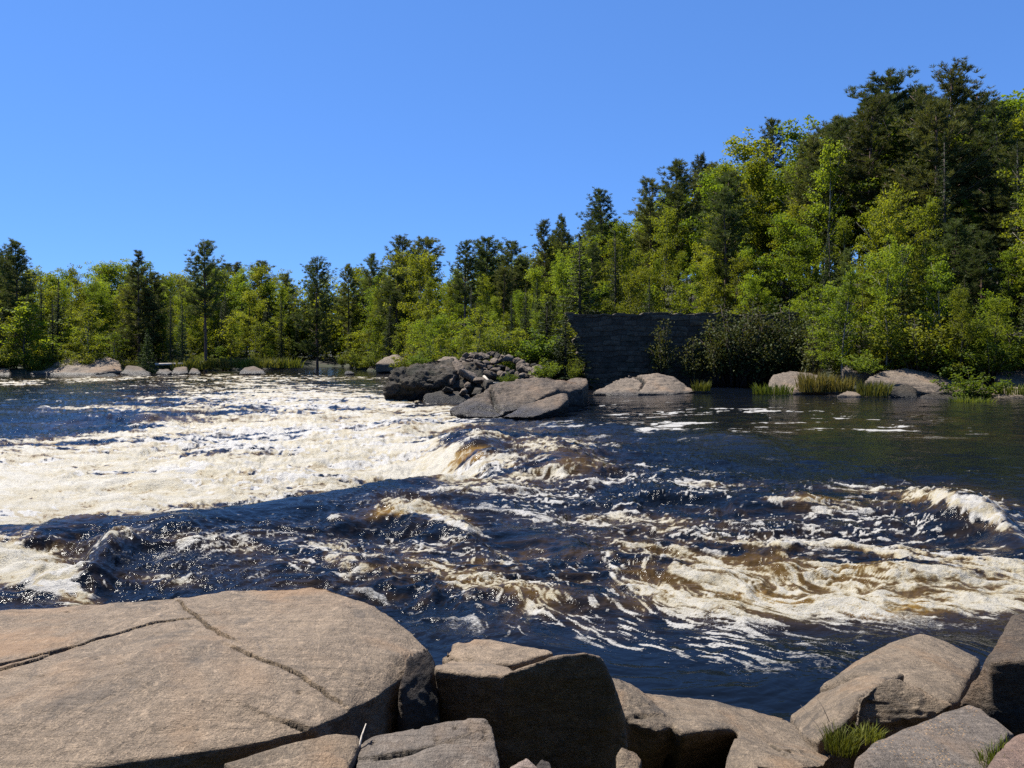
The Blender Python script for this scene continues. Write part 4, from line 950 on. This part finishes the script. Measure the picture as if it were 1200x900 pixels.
NAMES = {'broad': ('broadleaf_tree', 'tree'), 'young': ('young_tree', 'tree'), 'pine': ('pine_tree', 'pine'), 'redpine': ('red_pine', 'pine'), 'fullpine': ('white_pine', 'pine'),
         'spruce': ('spruce_tree', 'spruce'), 'fir': ('fir_tree', 'fir'), 'shrub': ('shrub', 'shrub'), 'darkbush': ('bush', 'bush')}
NTREE = {}
def plant(kind, x, y, z, H, label, group, wid=1.0, var=None, lean=0.0):
    tr, fo, H0 = PROTO[kind][random.randrange(len(PROTO[kind])) if var is None else var]
    nm, cat = NAMES[kind]
    e = bpy.data.objects.new(nm, None); COL.objects.link(e); e.empty_display_size = 0.3
    e.location = (x, y, z - 0.15); s = H/H0
    e.scale = (s*wid, s*wid, s); e.rotation_euler = (lean*random.uniform(-1, 1), lean*random.uniform(-1, 1), random.uniform(0, 6.283))
    tag(e, label, cat, group)
    small = kind in ('shrub', 'darkbush')
    link('stems' if small else 'trunk', tr, e); link('foliage' if small else 'crown', fo, e)
    NTREE[kind] = NTREE.get(kind, 0) + 1
    return e
SKX = [-400, 0, 18, 35, 60, 110, 140, 165, 190, 215, 240, 262, 285, 310, 340, 370, 400, 435, 455, 470, 497, 515, 535, 550, 575, 600, 622, 645, 662, 685, 705, 722, 740, 762, 780, 797, 822, 850, 880, 910, 940, 965, 985, 1010, 1040, 1065, 1085, 1110, 1140, 1165, 1185, 1200, 1600]
SKY = [ 300, 296, 290, 310, 312, 305, 302, 300, 314, 318, 300, 313, 308, 303, 310, 308, 313, 305, 312, 290, 288, 300, 300, 292, 288, 292, 285, 268, 262, 258, 240, 244, 244, 222, 212, 202, 192, 162, 156, 150, 147, 145, 135, 118, 104, 110, 104, 100, 108, 116, 108, 102, 90]
def build_trees():
    used = []; KEYS = []
    def key(kind, px, pyt, Y, label, wid=1.0, var=None, group=None):
        x = (px-600)/FPX*Y; z = float(ground(np.array([x]), np.array([Y]))[0])
        H = EYE - (pyt-HZ)/FPX*Y - z
        used.append((x, Y, 1.6))
        if kind in ('pine', 'redpine', 'fullpine', 'spruce'): KEYS.append((px, pyt, Y))
        return plant(kind, x, Y, z, H, label, group, wid, var, 0.01)
    K = key
    # --- trees one can point at
    K('redpine', 18, 280, 101, 'tall pine with a ragged top at the far end of the treeline', 1.0, 1)
    K('fullpine', 163, 291, 104, 'wide dark evergreen with boughs nearly down to the tan outcrop', 1.0, 0)
    K('pine', 180, 318, 106, 'second dark evergreen leaning on the wide one behind the outcrop', 1.0, 2)
    K('redpine', 241, 280, 102, 'tall dark pine with a long bare trunk standing above the leafy trees', 0.95, 1)
    K('fullpine', 372, 302, 120, 'broad dark pine at the inlet of the far shore', 0.95, 1)
    K('spruce', 200, 342, 100, 'slim pointed spruce right beside the tall bare-trunked pine', 0.8, 1)
    K('spruce', 214, 346, 100, 'slightly shorter slim spruce in front of the tall bare-trunked pine', 0.8, 0)
    K('spruce', 330, 346, 122, 'slim dark spruce among the yellow-green trees near the broad pine', 0.8, 1)
    K('spruce', 62, 350, 99, 'thin spruce among leafy young trees behind the outcrop', 0.7, 1)
    K('young', 30, 352, 97, 'olive-yellow bushy tree standing at the shore by the tan outcrop', 1.4, 1)
    K('young', 105, 356, 99, 'bright yellow-green young tree right behind the tan outcrop', 1.0, 0)
    K('fir', 172, 384, 98, 'small light green fir at the end of the tan outcrop', 1.1, 0)
    K('redpine', 469, 276, 122, 'first of two round-headed pines over the valley treeline', 1.15, 1)
    K('redpine', 498, 278, 124, 'second of two round-headed pines over the valley treeline', 1.1, 0)
    K('pine', 434, 297, 130, 'small pine tip poking out of the low treeline over the inlet', 0.9, 0)
    K('pine', 408, 308, 130, 'very small pine tip low in the treeline over the inlet', 0.9, 1)
    K('redpine', 546, 281, 84, 'tall slender pine with a long bare trunk behind the rubble heap', 0.95, 1)
    K('redpine', 570, 277, 96, 'wide-topped pine just behind the slender bare-trunked pine', 1.05, 0)
    K('pine', 600, 281, 100, 'dark pine in the treeline between the bare-trunked pine and the hillside', 1.1, 2)
    K('pine', 640, 256, 100, 'dark pine at the foot of the hillside treeline', 0.95, 1)
    K('pine', 657, 252, 98, 'thin pine tip beside the dark pine at the foot of the hillside', 0.7, 0)
    K('spruce', 680, 272, 70, 'tall dark spruce rising behind the end of the stone wall', 1.35, 2)
    K('spruce', 617, 330, 70, 'pointed dark spruce behind the rubble heap', 1.0, 0)
    K('spruce', 563, 364, 68, 'small dark spruce behind the middle of the rubble heap', 1.0, 2)
    K('spruce', 641, 352, 64.5, 'dark low-branched spruce crowding the end of the stone wall', 2.2, 2)
    K('spruce', 662, 366, 60.8, 'dark spruce standing right in front of the left end of the stone wall', 2.2, 2)
    K('spruce', 410, 372, 126, 'tiny dark spruce at the inlet shore', 0.9, 0)
    K('redpine', 706, 219, 98, 'bushy pine crown on the hillside skyline', 1.0, 1)
    K('spruce', 722, 268, 74, 'dark spruce in front of bright leaves above the wall', 1.1, 1)
    K('spruce', 760, 322, 68, 'small dark spruce just above the coping of the wall', 1.0, 0)
    K('pine', 795, 186, 96, 'upper dark pine clump on the rising skyline', 1.0, 2)
    K('pine', 762, 208, 98, 'lower dark pine clump on the rising skyline', 1.0, 0)
    K('pine', 820, 179, 100, 'small dark pine tip just above the clumps on the rising skyline', 0.8, 1)
    K('redpine', 908, 137, 112, 'single little pine top poking above the bright hilltop trees', 0.8, 1)
    K('broad', 868, 150, 104, 'bright round broadleaf tree on the hilltop skyline', 1.2, 0)
    K('broad', 938, 137, 104, 'tall bright broadleaf tree on the skyline next to the big pines', 1.1, 1)
    K('pine', 850, 218, 80, 'grey-green thin pine half hidden on the hillside', 1.0, 1)
    K('redpine', 948, 160, 84, 'pine with a straight dark trunk in front of the bright hilltop tree', 1.0, 1)
    K('redpine', 1020, 112, 76, 'big ragged pine with a thick dark trunk on the hill', 1.15, 1)
    K('redpine', 1040, 86, 84, 'high pine crown behind the big ragged pine', 1.1, 0)
    K('fullpine', 1113, 76, 74, 'tallest and broadest pine, its dark crown topping the hill', 1.0, 1)
    K('pine', 985, 140, 82, 'pine at the left flank of the big pines on the hill', 1.1, 2)
    K('pine', 1095, 118, 70, 'dark pine in the middle of the big pine group, lower than its neighbours', 1.15, 2)
    K('pine', 1165, 128, 70, 'dark pine between the tallest pine and the bright tree at the frame edge', 1.0, 0)
    K('redpine', 1150, 104, 80, 'shoulder pine beside the tallest pine', 1.1, 1)
    K('redpine', 1075, 98, 82, 'pine crown filling the gap beside the tallest pine', 1.0, 1)
    K('spruce', 1108, 152, 64, 'black narrow spruce standing in front of the tallest pine', 0.9, 1)
    K('broad', 1196, 100, 78, 'yellow-green broadleaf tree at the right frame edge on the hill', 1.2, 3)
    K('spruce', 1195, 160, 62, 'tall thin spruce at the right frame edge', 0.8, 1)
    K('fir', 1058, 285, 58, 'full green fir with tiered boughs above the shore bushes', 1.25, 1)
    K('fir', 985, 330, 57, 'young fir above the pale shore rocks', 1.1, 0)
    K('fir', 1130, 320, 56, 'fir behind the bushes near the right frame edge', 1.1, 1)
    # --- the wood
    zones = [(-999, 300, 'shore beyond the white water'), (300, 520, 'low ground by the inlet'), (520, 680, 'hill foot behind the rubble'), (680, 940, 'hill above the wall'), (940, 9999, 'hill above pale shore rocks')]
    depth = [(9, 'at the wood edge'), (24, 'deeper in'), (999, 'at the wood top')]
    adj = {'broad': 'leafy yellow-green tree', 'young': 'slim young leafy tree', 'pine': 'dark long-needled pine', 'redpine': 'high-crowned dark pine', 'spruce': 'dark pointed spruce', 'fir': 'light green low fir'}
    y = 46.0
    while y < 160:
        step = 2.6 + (y-46)*0.020
        x = -100.0
        while x < 110:
            x += step
            xx, yy = x + random.uniform(-.42, .42)*step, y + random.uniform(-.42, .42)*step
            px = 600 + FPX*xx/yy
            if not (-110 < px < 1310): continue
            d = yy - float(bank_far(np.array([xx]), np.array([yy]))[0])
            deep = 58 if px > 560 else 38
            if d < 2.2 or d > deep: continue
            if 672 < px < 945 and d < 3.0: continue
            if any((xx-a)**2 + (yy-b)**2 < r*r for a, b, r in used): continue
            if px > 560 and d > 14 and random.random() < 0.15: continue
            z = float(ground(np.array([xx]), np.array([yy]))[0])
            r = random.random()
            if d < 9: kind = 'young' if r < .52 else 'fir' if r < .64 else 'spruce' if r < .82 else 'broad'
            elif d < 24: kind = 'broad' if r < .66 else 'spruce' if r < .79 else 'pine' if r < .90 else 'young'
            else: kind = 'broad' if r < .84 else 'pine' if r < .95 else 'redpine'
            if px < 300 and kind in ('pine', 'redpine') and random.random() < 0.6: kind = 'broad'
            base = {'young': 6.5, 'fir': 6.5, 'spruce': 10.5, 'broad': 12.5 if d > 9 else 9, 'pine': 16.5, 'redpine': 18}[kind]
            H = base*random.uniform(0.78, 1.18)
            sky_y = np.interp(px, SKX, SKY) + (abs(random.gauss(0, 5)) - 5 if px < 520 else abs(random.gauss(0, 8)) + 1)
            if kind in ('broad', 'young'): sky_y += np.interp(px, [600, 680, 730, 750, 830, 850, 960, 990, 1150, 1175], [3, 6, 6, 6, 4, 0, 0, 25, 20, 0])
            for kp, kt, kY in KEYS:
                if yy < kY + 1 and abs(px - kp) < 15 and kp > 500: sky_y = max(sky_y, kt + random.uniform(0.20, 0.50)*(430 - kt))
            zmax = EYE - (sky_y-HZ)/FPX*yy
            if d > (24 if px > 560 else 17): H = max(H, min(zmax - z, base*1.45))
            H = min(H, zmax - z)
            capf = 0.40 if d < 9 else 0.15 if d < 24 else 0.0
            cap_y = sky_y + capf*(432 - sky_y)*random.uniform(0.75, 1.15)
            H = min(H, EYE - (cap_y-HZ)/FPX*yy - z)
            if H < 3.2: continue
            used.append((xx, yy, step*0.5))
            zn = next(n for a, b, n in zones if a <= px < b); dn = next(n for a, n in depth if d < a)
            plant(kind, xx, yy, z, H, f'{adj[kind]} {dn}, {zn}', f'{adj[kind]}s of the wood', random.uniform(.72, 1.05) if kind in ('broad', 'young') else random.uniform(.9, 1.2), None, 0.03)
        y += step
    # --- far wood: one mass behind the treeline, and unseen conifers added behind the camera to cut sky fill
    rng = np.random.default_rng(77); fo = MB(); tone = []
    for k in range(720):
        px = rng.uniform(-330, 760); Y = rng.uniform(135, 185)
        x = (px-600)/FPX*Y; z = float(ground(np.array([x]), np.array([Y]))[0])
        zt = EYE - (np.interp(px, SKX, SKY) + abs(rng.normal())*6 + 1 - HZ)/FPX*Y
        H = max(5, min(zt - z, rng.uniform(10, 17) if k % 2 else rng.uniform(5, 9))); R = rng.uniform(2.0, 3.2); n = 330
        u = unit(rng, n)*(rng.random((n, 1))**0.33)
        lump = 1 + 0.25*np.sin(u[:,0]*5 + k)*np.cos(u[:,2]*6)
        p = np.stack([x + u[:,0]*R*lump, Y + u[:,1]*R*lump, z + H*0.52 + u[:,2]*H*0.48*np.clip(lump, .7, 1.0)], 1)
        v, q = cards(p, rng.uniform(.4, .8, n), 0.5, 0.75, rng)
        fo.add(v, q); tone.append(np.repeat(np.clip(rng.normal(.5, .2) + rng.normal(size=n)*0.15, 0, 1), 4))
    me = fo.mesh('far_wood', MATS['leaf'], False); attr(me, 'tone', np.concatenate(tone))
    tag(link('far_wood', me), 'far-off leafy wood closing the view behind the treeline', 'wood', kind='stuff')
    i = 0
    for x in range(-30, 31, 5):
        for yy in (-7, -13):
            xx = x + random.uniform(-1.5, 1.5); y2 = yy + random.uniform(-1.5, 1.5); z = float(ground(np.array([xx]), np.array([y2]))[0])
            plant(['fullpine', 'spruce', 'fullpine'][i % 3], xx, y2, z, random.uniform(13, 18), 'unseen dark conifer added behind the viewpoint to block sky light', 'unseen added sky-blocking conifers', 1.35); i += 1
    # --- low saplings closing the foot of the wood
    for i in range(95):
        px = random.uniform(-80, 660) if i < 80 else random.uniform(700, 1230)
        Y = float(np.interp(px, BPX, BY)) + random.uniform(2.5, 15)
        x = (px-600)/FPX*Y; z = float(ground(np.array([x]), np.array([Y]))[0])
        zn = next(n for a, b, n in zones if a <= px < b)
        plant('young', x, Y, z, random.uniform(3.0, 5.6), f'low leafy sapling filling the foot of the wood, {zn}', 'saplings at the foot of the wood', random.uniform(1.0, 1.5))
    # --- bushes on the banks
    def bush(kind, px, pyb, Y, h, label, wid=1.0, group=None, var=None):
        x = (px-600)/FPX*Y; zb = EYE - (pyb-HZ)/FPX*Y
        plant(kind, x, Y, zb, h, label, group, wid, var)
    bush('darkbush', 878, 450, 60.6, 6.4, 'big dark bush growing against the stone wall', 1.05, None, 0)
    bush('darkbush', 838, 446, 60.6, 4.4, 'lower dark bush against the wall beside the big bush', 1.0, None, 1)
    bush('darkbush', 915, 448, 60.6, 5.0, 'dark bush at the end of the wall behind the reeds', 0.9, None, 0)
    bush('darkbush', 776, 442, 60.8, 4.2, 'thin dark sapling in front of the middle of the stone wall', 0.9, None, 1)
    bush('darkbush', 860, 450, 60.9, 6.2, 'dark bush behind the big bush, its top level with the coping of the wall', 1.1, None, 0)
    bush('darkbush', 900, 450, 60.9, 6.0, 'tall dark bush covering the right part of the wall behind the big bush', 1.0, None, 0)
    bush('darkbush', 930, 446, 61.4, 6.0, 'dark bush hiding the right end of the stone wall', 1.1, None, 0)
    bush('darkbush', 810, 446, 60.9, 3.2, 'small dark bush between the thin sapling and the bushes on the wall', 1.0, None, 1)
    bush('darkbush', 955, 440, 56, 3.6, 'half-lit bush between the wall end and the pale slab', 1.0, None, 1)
    bush('young', 962, 432, 53.6, 3.0, 'small yellow-green bush over the reeds', 1.1, None, 1)
    bush('shrub', 1078, 436, 53, 4.2, 'dense green bush above the broad pale rock', 1.1, None, 2)
    bush('shrub', 1105, 432, 53.5, 3.6, 'second green bush above the broad pale rock', 1.1, None, 0)
    bush('shrub', 1045, 428, 55, 3.2, 'green bush above the pale sloping slab', 1.1, None, 0)
    bush('shrub', 1140, 470, 46.8, 2.0, 'open twiggy bush leaning over the water by the brown shelf', 1.2, None, 1)
    bush('shrub', 1160, 440, 50.5, 3.0, 'bush by the long grey block', 1.1, None, 2)
    bush('shrub', 1195, 436, 52, 3.6, 'bush behind the long grey block at the frame edge', 1.2, None, 0)
    bush('shrub', 1010, 436, 52, 1.5, 'low bush between the pale shore rocks', 1.1, None, 1)
    for k_, (bx, by) in enumerate([(560, 414), (585, 417), (607, 420), (627, 424), (648, 430)]):
        bush('shrub' if k_ % 2 else 'young', bx, by, 62.5, 2.6, ['leafy sapling right behind the top of the rubble heap', 'bush right behind the top of the rubble heap', 'leafy sapling behind the wall side of the rubble heap', 'bush behind the wall side of the rubble heap', 'leafy sapling between the rubble heap and the wall end'][k_], 1.2)
    bush('shrub', 640, 442, 52, 1.3, 'low bush on the edge of the rubble by the wall', 1.1, None, 1)
    bush('shrub', 673, 443, 46, 1.3, 'thin bush at the foot of the wall end', 0.8, None, 2)
    bush('shrub', 595, 448, 46, 0.7, 'tiny bush behind the smooth grey boulder', 1.2, None, 1)
    bush('shrub', 492, 428, 50, 0.9, 'brownish bush on the dark outcrop', 1.1, None, 1)
    for i in range(84):
        px = random.uniform(-60, 690) if i < 68 else random.uniform(940, 1260)
        if 350 < px < 400: continue
        Y = float(np.interp(px, BPX, BY)) + (random.uniform(-0.3, 2.2) if px < 690 else random.uniform(4.0, 6.5))
        x = (px-600)/FPX*Y; z = float(ground(np.array([x]), np.array([Y]))[0])
        zn = next(n for a, b, n in zones if a <= px < b)
        plant('shrub', x, Y, max(z, 0.1), random.uniform(1.3, 3.0), f'rounded green shrub on the bank, {zn}', 'shrubs along the banks', random.uniform(.9, 1.3))

# ------------------------------------------------------------------ grasses and small things
def blade_tuft(n, R, h, w, seed, mat, spread=0.5):
    rng = np.random.default_rng(seed); mb = MB(); tone = []
    for k in range(n):
        a = rng.random()*6.283; r = R*math.sqrt(rng.random()); hh = h*rng.uniform(.5, 1.1)
        p = np.array([math.cos(a)*r, math.sin(a)*r, 0]); b = rng.random()*6.283
        d = np.array([math.cos(b), math.sin(b), 0])*spread*rng.random()*hh + np.array([math.cos(a), math.sin(a), 0])*spread*0.4*hh
        s = np.array([-math.sin(b), math.cos(b), 0])*w*0.5
        V = [p-s, p+s, p + d*0.35 + [0, 0, hh*0.55] - s*0.8, p + d*0.35 + [0, 0, hh*0.55] + s*0.8, p + d + [0, 0, hh*rng.uniform(.8, 1)]]
        mb.add(V, [[0, 1, 3, 2]], [[2, 3, 4]]); tone.append(np.full(5, np.clip(rng.normal(.5, .25), 0, 1)))
    me = mb.mesh('tuft', mat, False); attr(me, 'tone', np.concatenate(tone)); return me
def build_small():
    def tuft(px, py, Y, n, R, h, w, seed, mat, label, spread=0.6, nm='grass_tuft', cat='grass tuft', sx=1.0):
        o = link(nm, blade_tuft(n, R, h, w, seed, MATS[mat], spread)); o.location = W(px, py, Y); o.scale = (sx, 1, 1)
        tag(o, label, cat, 'grass clumps of the far shore' if label.startswith('waterside') else None)
    tuft(985, 880, 4.62, 300, 0.09, 0.15, 0.005, 1, 'grass', 'green grass tuft growing between the ledge and the seed-strewn slab')
    tuft(1018, 868, 4.70, 130, 0.07, 0.10, 0.006, 2, 'grass', 'lower end of the green grass along the seed-strewn slab', sx=1.4)
    tuft(1168, 896, 4.05, 120, 0.08, 0.10, 0.005, 3, 'grass', 'thin pale grass in the crack beside the reddish stone', sx=1.2)
    tuft(1182, 880, 4.2, 60, 0.05, 0.08, 0.005, 4, 'grass', 'small wisp of pale grass below the right boulder')
    tuft(955, 459, 50.2, 420, 0.95, 1.5, 0.05, 5, 'reed', 'upright yellow reeds in front of the pale low rock', 0.25, 'reed_clump', 'reeds', 1.2)
    tuft(985, 459, 49.4, 220, 0.7, 1.2, 0.05, 6, 'reed', 'shorter reeds between the low rock and the flat grey rock', 0.4, 'reed_clump', 'reeds', 1.2)
    tuft(1024, 464, 47.6, 260, 0.8, 1.1, 0.05, 7, 'reed', 'low reeds in front of the broad pale rock', 0.4, 'reed_clump', 'reeds', 1.3)
    tuft(905, 462, 50.0, 240, 0.9, 0.8, 0.05, 8, 'grass', 'green grass at the waterline under the wall end', 0.5, sx=1.4)
    tuft(1138, 476, 43.5, 300, 0.9, 0.6, 0.05, 9, 'grass', 'patch of grass on the water edge below the leaning bush', 0.6, sx=1.3)
    tuft(822, 458, 52.2, 160, 0.6, 0.8, 0.05, 10, 'grass', 'grass at the end of the low broad tan rock', 0.5)
    tuft(1190, 462, 47, 200, 0.9, 0.8, 0.05, 11, 'grass', 'grass on the pale low ledge at the frame edge', 0.5, sx=1.3)
    for i, px in enumerate(range(215, 345, 18)):
        tuft(px, 431 if px > 250 else 433, 98, 160, 1.2, 1.5, 0.10, 20+i, 'reed' if i % 3 == 0 else 'grass', 'waterside grass clump on the shore between the slabs and the inlet', 0.5, sx=1.3)
        bpy.data.objects[-1] if False else None
    def stick(nm, label, pts, r, mat='dead', sides=6):
        mb = MB(); P = np.array([W(*p) for p in pts]); o0 = P[0]
        mb.tube(P - o0, r, sides)
        o = link(nm, mb.mesh(nm, MATS[mat])); o.location = o0; tag(o, label, 'stick')
    stick('dry_stick', 'pale bleached stick poking up from the gap below the cracked boulder', [(417, 897, 3.42), (420, 880, 3.46), (424, 862, 3.5), (429, 848, 3.55)], [0.006, 0.006, 0.004, 0.002])
    stick('weed_stalk', 'thin dead weed stalk leaning over the ledge by the grass', [(975, 882, 4.6), (958, 850, 4.8), (938, 826, 4.95)], [0.0028, 0.0024, 0.0012], 'bark')
    stick('weed_stalk', 'shorter dead weed stalk above the grass tuft', [(972, 846, 4.95), (964, 828, 5.05), (957, 818, 5.1)], [0.0024, 0.002, 0.001], 'bark')
    stick('driftwood_branch', 'pale crooked driftwood branch on the rubble beside the outcrop', [(567, 441, 48), (572, 446, 47.6), (578, 449, 47.2), (584, 448.5, 47.2)], [0.09, 0.08, 0.07, 0.04])
    stick('driftwood_log', 'pale straight driftwood log lying on the far shore above the slabs', [(182, 427, 97.5), (200, 426.6, 97.5), (217, 426.2, 97.5)], [0.16, 0.15, 0.12])
    stick('driftwood_log', 'pale fallen branch under the bushes by the grey block', [(1100, 428, 52.5), (1125, 432, 52), (1145, 434, 51.8)], [0.08, 0.07, 0.04])
build_light_camera()
build_terrain()
build_river()
build_rocks()
build_wall()
tree_mats()
build_protos()
build_trees()
build_small()
print('TREES', NTREE)
